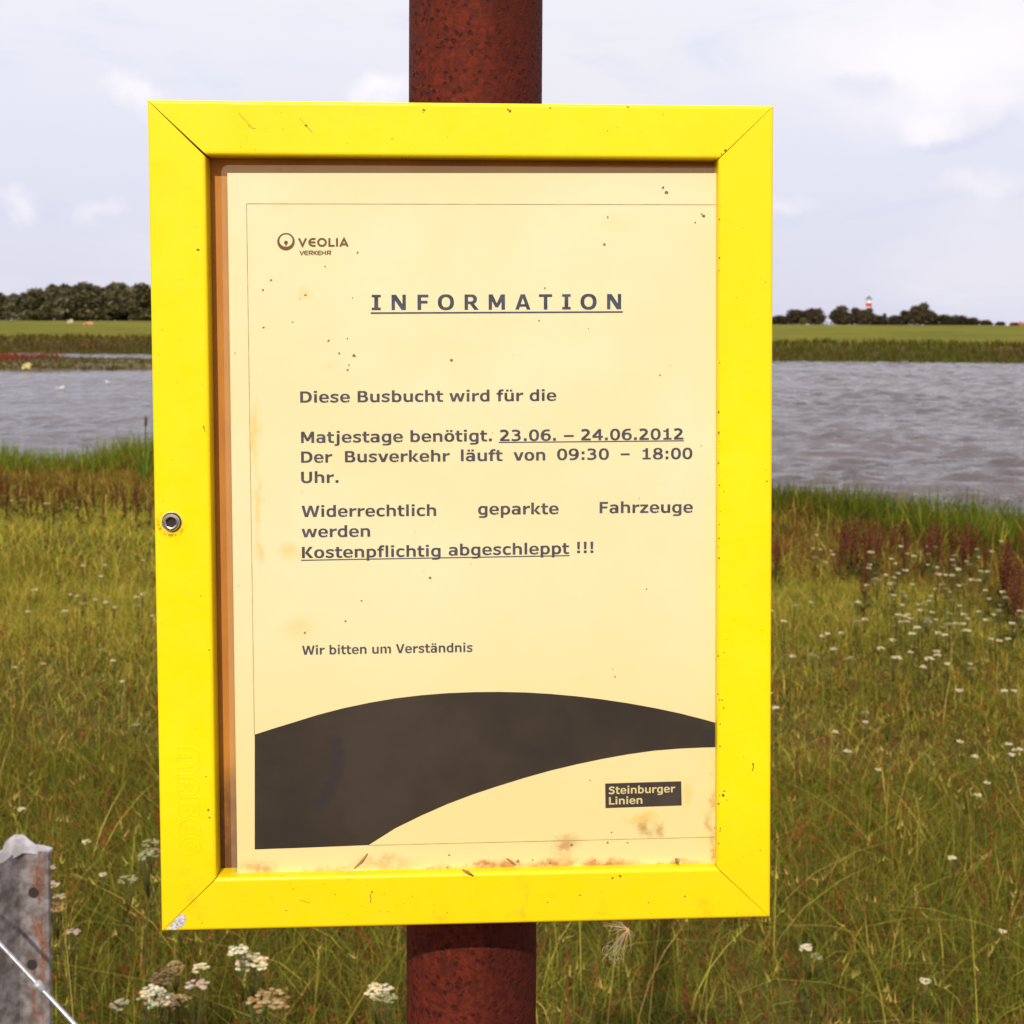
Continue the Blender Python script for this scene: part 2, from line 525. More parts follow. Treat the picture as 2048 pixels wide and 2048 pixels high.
# reddish sorrel seed stems among the near grass
parts = []
x, y = scatter(1700, 2.2, 6.0, .5)
N = len(x)
x = np.concatenate([x]); ok = fnoise(x, y, 1.7, 9) > -.35
x, y = x[ok], y[ok]; N = len(x)
P = np.stack([x, y, height(x, y)], -1)
hh = rng.uniform(.10, .26, N); aa = rng.uniform(0, 6.283, N); la = np.abs(rng.normal(.7, .5, N))
col = pick(N, [RED, BROWN], [.7, .3])
V, T, CL = blades(P, hh, np.full(N, .003), la, col, 3, az=aa)
parts.append((V, T, CL))
VV = V.reshape(N, 7, 3)
for k in range(9):
    f = rng.uniform(.45, 1, (N, 1))
    b0 = VV[:, 2] * (1 - f) + VV[:, 6] * f
    parts.append(blades(b0, rng.uniform(.006, .014, N), np.full(N, .006), rng.uniform(.1, 1.5, N), pick(N, [(.27, .06, .028), (.33, .10, .04), BROWN], [.5, .3, .2]), 1))
V, T, CL = merge(parts)
tag(link('red_sorrel', mesh_np('red_sorrel', V, T, CL), None, leaf), 'thin reddish sorrel stems scattered through the near grass', 'grass', kind='stuff')

# reeds and coarse herbage along the far bank
parts = []
N = 24000
x = rng.uniform(-75, 75, N); y = far_shore(x) + rng.uniform(-1.2, 12, N)
nz = fnoise(x, y * .3, .16, 21)
col = np.where((nz + rng.normal(0, .5, N) > .25)[:, None], pick(N, [(0.075, .075, .014), (.085, .09, .015)], [.5, .5]), pick(N, [(0.10, .062, .020), (0.085, .062, .017), (.12, .055, .026)], [.4, .4, .2]))
greenfront = (y - far_shore(x) < 2.0) & (rng.random(N) < .35)
col[greenfront] = pick(int(greenfront.sum()), [(.095, .11, .015), (.08, .10, .015)], [.5, .5])
P = np.stack([x, y, np.maximum(height(x, y), WATER - .1)], -1)
parts.append(blades(P, rng.uniform(.22, .58, N) * (1 + .25 * nz), rng.uniform(.07, .18, N), np.abs(rng.normal(.2, .15, N)), col, 2))
V, T, CL = merge(parts)
tag(link('bank_reeds', mesh_np('bank_reeds', V, T, CL), None, leaf), 'dark band of reeds and weeds along the far river bank', 'reeds', kind='stuff')

# low saltmarsh plants on the island, red towards its left end
parts = []
N = 11000
tt = rng.uniform(0, 6.283, N); rr = np.sqrt(rng.random(N)) * .95
x = -44 + 30 * rr * np.cos(tt); y = 83 + 11.5 * rr * np.sin(tt)
red = (x < -31.5) & (y > 81) & (rng.random(N) < .85)
col = np.where(red[:, None], pick(N, [(.22, .045, .028), (.17, .05, .03)], [.6, .4]), pick(N, [(.10, .085, .024), (.07, .065, .018), (.13, .095, .035)], [.4, .35, .25]))
P = np.stack([x, y, WATER + .36 * (1 - rr ** 3)], -1)
parts.append(blades(P, rng.uniform(.12, .32, N) * np.where(red, 2.0, 1), rng.uniform(.1, .25, N), np.abs(rng.normal(.5, .4, N)), col, 1))
V, T, CL = merge(parts)
tag(link('island_herbage', mesh_np('island_herbage', V, T, CL), None, leaf), 'low brown and red marsh plants on the mud island', 'marsh plants', kind='stuff')


# ------------------------------------------------------------------ trees
bark = simple('bark', (0.06, 0.045, 0.032), .9, var=.4, scale=3)
crownmat = leafmat('tree_leaf', 0.20)
def crown_mesh(seed, H, R, lumps, dark, lite, nleaf, size):
    g_ = np.random.default_rng(seed)
    cs = []
    for i in range(lumps):
        t = g_.uniform(.0, 1.0)
        prof = max(.35, math.sin(math.pi * min(1, .22 + .78 * t) ** .8)) ** .6
        a = g_.uniform(0, 6.283); rad = R * .62 * prof * math.sqrt(g_.random())
        cs.append((rad * math.cos(a), rad * math.sin(a), H * (.10 + .78 * t), R * g_.uniform(.28, .5) * (.75 + .4 * prof), g_.uniform(.2, 1)))
    cs = np.array(cs)
    k = g_.integers(0, lumps, nleaf)
    d = g_.normal(0, 1, (nleaf, 3)); d /= np.linalg.norm(d, axis=1)[:, None]
    q = cs[k, :3] + d * (cs[k, 3] * g_.uniform(.45, 1.08, nleaf) )[:, None] * np.array([1, 1, .9])
    a = g_.normal(0, 1, (nleaf, 3)); a /= np.linalg.norm(a, axis=1)[:, None]
    b = np.cross(a, g_.normal(0, 1, (nleaf, 3))); b /= np.linalg.norm(b, axis=1)[:, None] + 1e-9
    s = (size * g_.uniform(.5, 1.3, nleaf))[:, None]
    V = np.stack([q - a * s, q + b * s * .6, q + a * s, q - b * s * .6], 1).reshape(-1, 3)
    T = np.arange(nleaf * 4).reshape(-1, 4)
    mixv = np.clip(cs[k, 4] + g_.normal(0, .22, nleaf), 0, 1)[:, None]
    col = np.array(dark) * (1 - mixv) + np.array(lite) * mixv
    return mesh_np('crown', V, T, np.repeat(col, 4, 0))
def trunk_mesh(seed, H, R):
    g_ = random.Random(seed); A = Acc()
    A.tube([(0, 0, -.4), (.05, 0, H * .25), (-.04, .05, H * .55), (0, 0, H * .85)], [H * .028, H * .022, H * .015, H * .005], 7)
    for i in range(6):
        a = g_.uniform(0, 6.28); z0 = H * g_.uniform(.15, .55)
        A.tube([(0, 0, z0), (R * .35 * math.cos(a), R * .35 * math.sin(a), z0 + H * .12), (R * .7 * math.cos(a), R * .7 * math.sin(a), z0 + H * .25)], [H * .012, H * .008, H * .003], 5)
    return A.mesh('trunk', True)
KIND = {}
def kind_of(key, seed, H, R, lumps, dark, lite, nleaf, size):
    KIND[key] = (crown_mesh(seed, H, R, lumps, dark, lite, nleaf, size), trunk_mesh(seed, H, R), H)
    KIND[key][0].materials.append(crownmat); KIND[key][1].materials.append(bark)
DK = (0.060, 0.048, 0.026); LT = (0.205, 0.185, 0.092)
kind_of('wood_a', 1, 10, 3.4, 20, DK, LT, 2600, .42)
kind_of('wood_b', 2, 10, 3.0, 18, (0.065, .054, .030), (.24, .215, .11), 2400, .42)
kind_of('wood_c', 3, 10, 3.8, 24, (0.052, .042, .024), (.175, .155, .075), 2800, .42)
DK2 = (0.056, 0.040, 0.026); LT2 = (0.115, 0.088, 0.050)
kind_of('round_a', 4, 10, 5.0, 26, DK2, LT2, 2600, .62)
kind_of('round_b', 5, 10, 7.0, 30, DK2, LT2, 3000, .7)
kind_of('spire', 6, 10, 2.6, 16, DK2, LT2, 1800, .55)
kind_of('bush', 7, 10, 9.0, 26, DK2, (0.07, .06, .03), 2400, .9)
def tree(name, key, x, y, H, label, group, wide=1.0, cat='tree'):
    cm_, tm_, h0 = KIND[key]
    o = empty(name, (x, y, float(height(np.array(x), np.array(y))) - .1))
    s = H / h0
    o.scale = (s * wide, s * wide, s)
    o.rotation_euler = (0, 0, random.uniform(0, 6.28))
    tag(o, label, cat, group)
    for nm, me in (('crown', cm_), ('trunk', tm_)):
        c_ = bpy.data.objects.new(nm, me); C.objects.link(c_); c_.parent = o
    return o

# the wood at the left: heights from the photograph's skyline (2048 px)
def sky_left(px): return np.interp(px, [-160, 0, 25, 60, 115, 160, 215, 250, 300, 420], [585, 584, 583, 577, 567, 564, 566, 558, 568, 572])
front = [(-95, 'wood_a'), (-45, 'wood_c'), (6, 'wood_b'), (42, 'wood_a'), (78, 'wood_c'), (116, 'wood_b'), (150, 'wood_a'), (186, 'wood_c'), (222, 'wood_b'), (252, 'wood_a'), (284, 'wood_c'), (330, 'wood_b'), (385, 'wood_a')]
LG = 'trees of the wood behind the left dike'
for i, (px, key) in enumerate(front):
    yy = 262 + 6 * math.sin(i * 2.3)
    pt = on_y(px, 640, yy)
    top = on_y(px, float(sky_left(px)) + random.uniform(-1, 4), yy)[2]
    gz = float(height(np.array(pt[0]), np.array(yy)))
    tree('broadleaf_tree', key, pt[0], yy, (top - gz) * 1.03, 'dense green broadleaf tree in the wood behind the grassy dike left of the case', LG, random.uniform(1.25, 1.5))
for i, px in enumerate((-70, -15, 28, 70, 104, 140, 172, 206, 240, 270, 306, 360)):
    yy = 276 + 4 * math.sin(i * 1.7)
    pt = on_y(px, 640, yy)
    top = on_y(px, float(sky_left(px)) + random.uniform(0, 5), yy)[2]
    tree('broadleaf_tree', ('wood_c', 'wood_a', 'wood_b')[i % 3], pt[0], yy, top - 1.4, 'dense green broadleaf tree in the wood behind the grassy dike left of the case', LG, 1.45)

# the clumps at the right, round the lighthouse
YR = 620
RG = 'dark trees on the skyline right of the case'
rlist = [  # px, top py, kind, wide, label
    (1562, 633, 'bush', .9, 'low dark bush at the left end of the tree line right of the case'),
    (1535, 636, 'bush', 1.0, 'low dark bush half hidden behind the right bar of the case'),
    (1592, 622, 'round_b', 1.0, 'broad low dark tree left of the lighthouse beside a taller round tree'),
    (1628, 620, 'round_b', 1.0, 'wide flat topped dark tree two places left of the lighthouse'),
    (1680, 613, 'round_a', 1.0, 'tall round dark tree just left of the lighthouse trees'),
    (1715, 617, 'round_a', .85, 'dark tree in front of the lighthouse foot on its left'),
    (1733, 617, 'round_a', .7, 'dark tree directly in front of the red and white lighthouse'),
    (1752, 633, 'bush', .8, 'low bush just right of the lighthouse'),
    (1769, 625, 'spire', 1.0, 'small pointed dark tree standing alone right of the lighthouse'),
    (1788, 633, 'bush', .7, 'low bush right of the small pointed tree'),
    (1812, 622, 'round_a', .95, 'round dark tree left of the highest tree of the right clump'),
    (1840, 608, 'round_a', .75, 'tallest dark tree with a pointed top in the clump right of the lighthouse'),
    (1862, 622, 'round_a', .9, 'round dark tree on the right shoulder of the tallest tree'),
    (1890, 632, 'bush', .75, 'first low bush of the row falling away right of the clump'),
    (1916, 633, 'bush', .8, 'second low bush of the row falling away right of the clump'),
    (1944, 637, 'bush', .8, 'third low bush of the row falling away right of the clump'),
    (1972, 641, 'bush', .8, 'small bush near the right end of the tree line'),
    (2000, 644, 'bush', .9, 'tiny bush next to the far red roof at the right'),
    (2030, 646, 'bush', 1.0, 'tiny bush at the right edge of the tree line beyond the red roof'),
]
for px, py, key, wd, lab in rlist:
    yy = YR + random.uniform(-8, 8)
    pt = on_y(px, 650, yy)
    top = on_y(px, py, yy)[2]
    gz = float(height(np.array(pt[0]), np.array(yy)))
    tree('bush' if key == 'bush' else 'skyline_tree', key, pt[0], yy, max(1.5, (top - gz) * 1.06), lab, RG, wd * (1.9 if key == 'bush' else 1.0 if key == 'spire' else 1.55 if key == 'round_a' else 1.35), 'bush' if key == 'bush' else 'tree')
# pale bush in front of the broad tree
kind_of('pale_bush', 8, 10, 9.0, 20, (0.10, .08, .03), (.17, .14, .055), 1600, .9)
pt = on_y(1606, 648, 560)
tree('bush', 'pale_bush', pt[0], 560, 3.2, 'pale yellowish bush in front of the broad trees left of the lighthouse', None, .75, 'bush')

# ------------------------------------------------------------------ lighthouse
white = simple('white_paint', (0.80, 0.80, 0.82), .5, var=.08, scale=.4)
redp = simple('red_paint', (0.55, 0.035, 0.035), .5, var=.12, scale=.4)
darkm = simple('dark_metal', (0.07, 0.085, 0.09), .5, var=.2, scale=.6)
glassy = simple('lantern_glass', (0.25, 0.33, 0.36), .15)
YL = 1400
lp = on_y(1737, 650, YL)
lh = empty('lighthouse', (lp[0], YL, float(height(np.array(lp[0]), np.array(YL)))))
tag(lh, 'round red and white banded lighthouse rising behind the dark trees', 'lighthouse')
def ztop(py): return on_y(1737, py, YL)[2] - lh.location.z
def lathe(prof, n=24):
    vs = []; fs = []
    for r_, z_ in prof:
        for k in range(n): vs.append((r_ * math.cos(2 * math.pi * k / n), r_ * math.sin(2 * math.pi * k / n), z_))
    for i in range(len(prof) - 1):
        for k in range(n):
            k2 = (k + 1) % n
            fs.append((i * n + k, i * n + k2, (i + 1) * n + k2, (i + 1) * n + k))
    fs.append(tuple(range(n))[::-1]); fs.append(tuple((len(prof) - 1) * n + k for k in range(n)))
    return vs, fs
z1, z2, z3, z4 = ztop(621), ztop(613.5), ztop(606), ztop(599)
for nm, a, b, mt_ in (('tower_band', -1, z1 - 9, white), ('tower_band', z1 - 9, z1 - 4, redp), ('tower_band', z1 - 4, z2, white), ('tower_band', z2, z3, redp), ('tower_band', z3, z4, white)):
    A = Acc(); rr_ = lambda z: 3.5 - .018 * z
    A.add(*lathe([(rr_(a), a), (rr_(b), b)]))
    link(nm, A.mesh(nm, False), lh, mt_)
A = Acc(); A.add(*lathe([(2.9, z4), (3.9, z4 + .05), (3.9, z4 + .35), (2.0, z4 + .36)])); link('gallery', A.mesh('gallery'), lh, darkm)
A = Acc()
for k in range(16):
    t = 2 * math.pi * k / 16
    A.tube([(3.8 * math.cos(t), 3.8 * math.sin(t), z4 + .3), (3.8 * math.cos(t), 3.8 * math.sin(t), z4 + 1.4)], .06, 5)
A.tube([(3.8 * math.cos(2 * math.pi * k / 32), 3.8 * math.sin(2 * math.pi * k / 32), z4 + 1.4) for k in range(33)], .06, 5)
link('railing', A.mesh('railing'), lh, darkm)
A = Acc(); A.add(*lathe([(1.8, z4 + .36), (1.8, z4 + 2.2)])); link('lantern_room', A.mesh('lantern_room'), lh, glassy)
A = Acc(); A.add(*lathe([(2.1, z4 + 2.2), (1.9, z4 + 2.6), (1.0, z4 + 3.3), (.15, z4 + 3.7), (.08, z4 + 4.6)])); link('lantern_roof', A.mesh('lantern_roof', True), lh, darkm)

# farmhouse whose red roof shows at the right end of the tree line
roofm = simple('roof_tiles', (0.33, 0.075, 0.05), .7, var=.25, scale=1.2)
wallm = simple('brick_wall', (0.28, 0.11, 0.07), .8, var=.25, scale=2)
hp = on_y(2036, 652, 640)
fh = empty('farmhouse', (hp[0], 640, 1.3))
tag(fh, 'far farmhouse with a red roof at the right end of the tree line', 'house')
fh.scale = (.5, .5, .42)
A = Acc(); A.add([(-7, -4, -.5), (7, -4, -.5), (7, 4, -.5), (-7, 4, -.5), (-7, -4, 2.4), (7, -4, 2.4), (7, 4, 2.4), (-7, 4, 2.4), (-7, 0, 5.0), (7, 0, 5.0)],
              [(0, 1, 5, 4), (1, 2, 6, 9, 5), (2, 3, 7, 6), (3, 0, 4, 8, 7)])
link('wall', A.mesh('wall'), fh, wallm)
A = Acc(); A.add([(-7.4, -4.6, 2.15), (7.4, -4.6, 2.15), (7.4, 0, 5.3), (-7.4, 0, 5.3), (-7.4, 4.6, 2.15), (7.4, 4.6, 2.15), (-7.4, -4.6, 2.0), (7.4, -4.6, 2.0), (7.4, 0, 5.1), (-7.4, 0, 5.1), (-7.4, 4.6, 2.0), (7.4, 4.6, 2.0)],
              [(0, 1, 2, 3), (3, 2, 5, 4), (6, 7, 1, 0), (7, 8, 2, 1), (8, 11, 5, 2), (11, 10, 4, 5), (10, 9, 3, 4), (9, 6, 0, 3)])
rf = link('roof', A.mesh('roof'), fh, roofm)
A = Acc(); A.add([(2, -.4, 4.4), (2.9, -.4, 4.4), (2.9, .5, 4.4), (2, .5, 4.4), (2, -.4, 6.4), (2.9, -.4, 6.4), (2.9, .5, 6.4), (2, .5, 6.4)], [(0, 1, 5, 4), (1, 2, 6, 5), (2, 3, 7, 6), (3, 0, 4, 7), (4, 5, 6, 7)])
link('chimney', A.mesh('chimney'), rf, wallm)
# boulders on the left dike crest and one on the island
stone = simple('pale_stone', (0.42, 0.33, 0.24), .9, var=.3, scale=2, bump=.4)
ostone = simple('orange_stone', (0.45, 0.20, 0.10), .9, var=.3, scale=2, bump=.4)
def boulder(px, py, yy, rx, rz, mt_, lab, seed, z=None):
    g_ = random.Random(seed)
    bm = bmesh.new(); bmesh.ops.create_icosphere(bm, subdivisions=3, radius=1)
    for v in bm.verts:
        f = 1 + .22 * math.sin(v.co.x * 3 + seed) * math.cos(v.co.y * 4 - seed) + .14 * math.sin(v.co.z * 6 + v.co.x * 5) + g_.uniform(-.05, .05)
        v.co = Vector((v.co.x * rx * f, v.co.y * rx * .8 * f, max(-.3, v.co.z) * rz * f))
    o = link('boulder', bm_mesh(bm, 'boulder', False), None, mt_)
    pt = on_y(px, py, yy)
    o.location = (pt[0], yy, float(height(np.array(pt[0]), np.array(yy))) if z is None else z)
    tag(o, lab, 'boulder')
boulder(141, 646, 156, .38, .4, stone, 'pale grey boulder on the dike crest below the left wood', 1)
boulder(177, 648, 152, .6, .3, ostone, 'orange brown boulder on the dike crest right of the pale one', 2)
boulder(53, 735, 74, .25, .24, simple('yellow_stone', (0.50, 0.40, 0.16), .9, var=.3, scale=4), 'small yellowish boulder at the near edge of the mud island', 3, WATER + .22)

# two white gulls floating on the river
feather = simple('white_feather', (0.80, 0.80, 0.80), .8, var=.06, scale=20)
greyf = simple('grey_feather', (0.40, 0.41, 0.44), .8, var=.1, scale=20)
beakm = simple('yellow_beak', (0.6, 0.35, 0.05), .5)
def gull(px, py, lab, rz, s):
    pt = on_z(px, py, WATER + .05)
    o = empty('gull', (pt[0], pt[1], WATER)); o.rotation_euler = (0, 0, rz); o.scale = (s, s, s)
    tag(o, lab, 'gull', 'gulls on the water left of the case')
    A = Acc()
    A.tube([(-.24, 0, .11), (-.17, 0, .09), (-.05, 0, .07), (.07, 0, .085), (.13, 0, .115), (.15, 0, .145), (.17, 0, .17), (.205, 0, .172), (.23, 0, .165)], [.012, .045, .085, .082, .06, .045, .045, .038, .012], 12)
    link('body', A.mesh('body', True), o, feather)
    for sd in (-1, 1):
        A = Acc(); A.tube([(.05, sd * .075, .105), (-.05, sd * .082, .125), (-.17, sd * .045, .13), (-.30, sd * .015, .13)], [.02, .042, .03, .006], 8)
        link('wing', A.mesh('wing', True), o, greyf)
    A = Acc(); A.tube([(.227, 0, .165), (.257, 0, .162), (.275, 0, .153)], [.011, .008, .002], 6); link('beak', A.mesh('beak'), o, beakm)
gull(120, 777, 'white gull floating on the river, the nearer and left of two', .4, .75)
gull(216, 765, 'white gull floating on the river close to the left bar of the case', 2.6, .65)


# ------------------------------------------------------------------ plants one can count
petal = leafmat('petal', .2, spec=0.0)
stemm = leafmat('flower_stem', .2)
def yarrow_meshes(seed, pal, R, H, n, ball):
    g_ = random.Random(seed)
    A = Acc(); B = Acc()
    top = Vector((g_.uniform(-.04, .04), g_.uniform(-.04, .04), H))
    fork = Vector((top.x * .6, top.y * .6, H * .72))
    A.tube([(0, 0, 0), tuple(fork * .5 + Vector((.006, 0, 0))), tuple(fork)], [.0022, .002, .0018], 5, (.10, .09, .03))
    for i in range(n):
        a = g_.uniform(0, 6.283); r_ = R * math.sqrt(g_.random())
        q = Vector((top.x + r_ * math.cos(a), top.y + r_ * math.sin(a), H + .10 * R - .25 * r_ * r_ / R + g_.uniform(-.004, .004)))
        if i % 3 == 0: A.tube([tuple(fork), tuple(fork.lerp(q, .6) + Vector((0, 0, -.01))), tuple(q)], [.0013, .001, .0008], 4, (.12, .11, .035))
        c_ = random.Random(seed * 100 + i).choice(pal); c_ = tuple(v * g_.uniform(.8, 1.1) for v in c_)
        # one little flower: a shallow cushion of five lobed petals
        vs = [q + Vector((0, 0, ball * .5))]; m_ = 10
        for k in range(m_):
            t = 2 * math.pi * k / m_; rad = ball * (1.0 if k % 2 else .72) * g_.uniform(.85, 1.15)
            vs.append(q + Vector((rad * math.cos(t), rad * math.sin(t), ball * .18 * g_.uniform(.5, 1.5))))
        vs.append(q - Vector((0, 0, ball * .7)))
        fs = [(0, 1 + k, 1 + (k + 1) % m_) for k in range(m_)] + [(m_ + 1, 1 + (k + 1) % m_, 1 + k) for k in range(m_)]
        B.add(vs, fs, c_)
    for i in range(5):      # feathery stem leaves
        z_ = H * (.1 + .13 * i); a = i * 2.4
        A.tube([(0, 0, z_), (.02 * math.cos(a), .02 * math.sin(a), z_ + .012), (.045 * math.cos(a), .045 * math.sin(a), z_ + .010)], [.0012, .003, .0004], 4, (.07, .085, .02))
    return A, B
WH = [(.88, .79, .52), (.80, .70, .42), (.66, .54, .30)]
TAN = [(.42, .26, .12), (.34, .20, .09), (.50, .36, .18)]
PINK = [(.60, .46, .36), (.5, .36, .26), (.68, .58, .44)]
GRN = [(.40, .38, .20), (.32, .30, .14)]
FL = {}
for nm, pal, R, n, ball in (('white', WH, .034, 46, .0062), ('white_small', WH, .019, 20, .0056), ('tan', TAN, .034, 50, .0058), ('pink', PINK, .022, 24, .0056), ('green', GRN, .026, 34, .0052)):
    for v in range(2):
        A, B = yarrow_meshes(len(FL) + 3, pal, R, .34 + .05 * v, n, ball)
        am = A.mesh('stem', True, True); bm_ = B.mesh('flower_head', False, True)
        am.materials.append(stemm); bm_.materials.append(petal)
        FL[nm, v] = (am, bm_, .34 + .05 * v)
def yarrow(px, py, kind, lab, group=None, s=1.0, v=0):
    am, bm_, H = FL[kind, v]
    pt = on_z(px, py, H * s)
    o = empty('yarrow_plant', (pt[0], pt[1], float(height(np.array(pt[0]), np.array(pt[1])))))
    # keep the head at the height it was aimed for
    o.scale = (s, s, s); o.rotation_euler = (0, 0, random.uniform(0, 6.28))
    tag(o, lab, 'flower', group)
    for nm, me in (('stem', am), ('flower_head', bm_)):
        c_ = bpy.data.objects.new(nm, me); C.objects.link(c_); c_.parent = o
    return o
NG = 'yarrow flowers in the near grass below the case'
yarrow(512, 1962, 'white', 'large cream white yarrow head under the bottom bar, left of the rusty pole', NG, .95, 0)
yarrow(506, 1935, 'white_small', 'small cream yarrow head touching the top of the large cream one', NG, .95, 1)
yarrow(403, 1975, 'white_small', 'small white yarrow head between the tan heads and the large cream one', NG, .85, 0)
yarrow(308, 1992, 'tan', 'withered tan yarrow head nearest the wire fence', NG, .85, 0)
yarrow(356, 1990, 'tan', 'small withered tan yarrow head close left of a small white one', NG, .55, 1)
yarrow(393, 2012, 'pink', 'pinkish fading yarrow head below the small white one', NG, .95, 1)
yarrow(372, 2030, 'tan', 'withered tan yarrow head at the bottom edge below the pinkish one', NG, .7, 1)
yarrow(502, 2018, 'tan', 'broad withered tan yarrow head below the large cream one', NG, 1.05, 1)
yarrow(265, 2025, 'white_small', 'flat white yarrow head at the bottom edge right of the wire', NG, 1.0, 1)
yarrow(232, 2040, 'white_small', 'white yarrow head cut by the bottom edge nearest the wire', NG, .9, 0)
yarrow(282, 2046, 'white', 'wide white yarrow head cut by the bottom edge under the flat one', NG, .9, 1)
yarrow(330, 2046, 'pink', 'small pinkish yarrow head cut by the bottom edge', NG, .8, 0)
yarrow(748, 2034, 'white', 'white yarrow head at the bottom edge just left of the rusty pole', NG, .8, 0)
yarrow(775, 2044, 'green', 'greenish yarrow head touching the left side of the rusty pole', NG, .8, 1)
yarrow(106, 1766, 'pink', 'upper pinkish yarrow head beside the top of the metal post', NG, .55, 0)
yarrow(108, 1812, 'pink', 'pinkish yarrow head right of the middle of the metal post', NG, .8, 1)
yarrow(124, 1833, 'pink', 'pinkish yarrow head on the same stem height just below its neighbour by the post', NG, .6, 0)
yarrow(128, 1862, 'tan', 'dull pinkish tan yarrow head low beside the metal post', NG, .75, 0)
yarrow(146, 1912, 'pink', 'lowest pinkish yarrow head between the metal post and the wire', NG, .65, 1)
yarrow(101, 1981, 'white_small', 'small cream yarrow head behind the wire clamp', NG, .8, 0)
yarrow(304, 1730, 'green', 'upper greenish white yarrow head half behind the left bar of the case', NG, .8, 0)
yarrow(292, 1755, 'green', 'greenish white yarrow head just below the one behind the left bar', NG, .95, 1)
yarrow(258, 1808, 'green', 'single greenish yarrow head left of the lower left corner of the case', NG, .8, 0)
yarrow(198, 1795, 'white_small', 'tiny white flower midway between the metal post and the case', NG, .5, 1)
# scattered ones in the meadow, right
RGN = 'white yarrow flowers in the meadow right of the case'
LGN = 'white yarrow flowers in the meadow left of the case'
RLAB = 'small white yarrow flower among many in the meadow right of the yellow case'
LLAB = 'small white yarrow flower among others in the meadow left of the yellow case'
zr = [(495, 600), (520, 590), (505, 688), (570, 715), (610, 712), (520, 795), (595, 825), (640, 778), (880, 765), (915, 760), (890, 735), (1055, 820), (1195, 800), (1262, 860), (885, 880), (938, 908), (985, 925), (1098, 880), (1060, 942), (990, 972), (1035, 970), (1070, 1035), (797, 1058), (1040, 1103), (830, 1138), (787, 1155), (1125, 1150), (1185, 1162), (1080, 1175), (1235, 1165), (1285, 1160), (1215, 1200), (1350, 1175), (1330, 1130), (1210, 1112), (1420, 1160), (1500, 1135), (1530, 1160), (1325, 1215), (1415, 1215), (1380, 1215), (1500, 1213), (1555, 1205), (1650, 1165), (1570, 1220), (1455, 1070), (1555, 950), (1610, 900), (1430, 920), (1400, 920), (1385, 990), (1330, 900), (1330, 880), (1455, 885), (1500, 895), (1565, 855), (1535, 820), (1465, 820), (1615, 770), (1700, 900), (1665, 915), (1690, 745), (1610, 695), (1770, 625), (1290, 680), (1320, 670), (1140, 745), (1095, 715), (960, 1272), (1010, 1305), (1180, 1310), (1195, 1325), (1290, 1325), (1300, 1305), (1355, 1330), (745, 1327), (675, 1212), (605, 1200), (545, 1230), (600, 1275), (500, 1310), (330, 1318), (310, 1140), (235, 1095), (495, 1072), (365, 1075), (1020, 1250), (1680, 1265), (1780, 1280), (1830, 1170), (1915, 1170), (1840, 1260), (1765, 1015), (1690, 1015), (1640, 960), (1585, 1425), (1250, 1405), (1830, 1560), (225, 1545), (262, 1630), (860, 1680), (1470, 1555), (1430, 1405), (1110, 1170), (1150, 1145), (1265, 1150), (1540, 1180), (1600, 1130), (1450, 1180)]
for i, (a, b) in enumerate(zr):
    big = (a, b) in ((938, 908), (960, 1272), (1290, 1325), (1010, 1305))
    yarrow(1480 + .294 * a, 900 + .294 * b, 'white_small' if i % 5 else 'green', RLAB, RGN, random.uniform(.55, .8) * (1.35 if big else 1), i % 2)
for i in range(34):
    yarrow(random.gauss(1870, 75), random.gauss(1190, 38), 'green' if i % 3 == 0 else 'white_small', RLAB, RGN, random.uniform(.5, .7), i % 2)
for i, (a, b) in enumerate([(343, 348), (432, 477), (575, 565), (1010, 428), (1055, 505), (1265, 438), (1252, 465), (1235, 487), (1300, 473), (1152, 662), (1097, 727), (485, 300), (1048, 45), (1240, 152), (932, 35), (965, 1080)]):
    yarrow(1540 + .387 * a, 1300 + .387 * b, 'white_small', RLAB, RGN, random.uniform(.5, .65), i % 2)
yarrow(1540 + .387 * 193, 1300 + .387 * 1608, 'white_small', 'upper of three stacked cream yarrow heads low at the right', None, .62, 0)
yarrow(1540 + .387 * 205, 1300 + .387 * 1636, 'white_small', 'middle of three stacked cream yarrow heads low at the right', None, .66, 1)
yarrow(1540 + .387 * 240, 1300 + .387 * 1660, 'green', 'lowest of three stacked cream yarrow heads low at the right', None, .5, 0)
yarrow(1540 + .387 * 1222, 1300 + .387 * 1477, 'white_small', 'single white flower in dark grass near the right edge', None, .5, 0)
yarrow(1540 + .387 * 775, 1300 + .387 * 1770, 'white_small', 'single white flower near the bottom right in dark grass', None, .6, 1)
for i, (px, py) in enumerate([(47, 1012), (85, 1020), (100, 1022), (155, 1030), (121, 1060), (165, 1137), (207, 1131), (280, 1118), (118, 1153), (206, 1170), (75, 1200), (135, 1210), (171, 1203), (153, 1218), (195, 1223), (203, 1234), (165, 1235), (222, 1242), (280, 1212), (282, 1218), (276, 1238), (140, 1250), (60, 1250), (302, 1260), (205, 1322), (232, 1338), (32, 1353), (95, 1347), (271, 1452), (46, 1625), (164, 1715), (240, 1372), (45, 1002), (20, 1010)]):
    yarrow(px, py, 'white_small' if i % 4 else 'green', LLAB, LGN, random.uniform(.5, .75) * (.8 if py > 1280 else 1), i % 2)

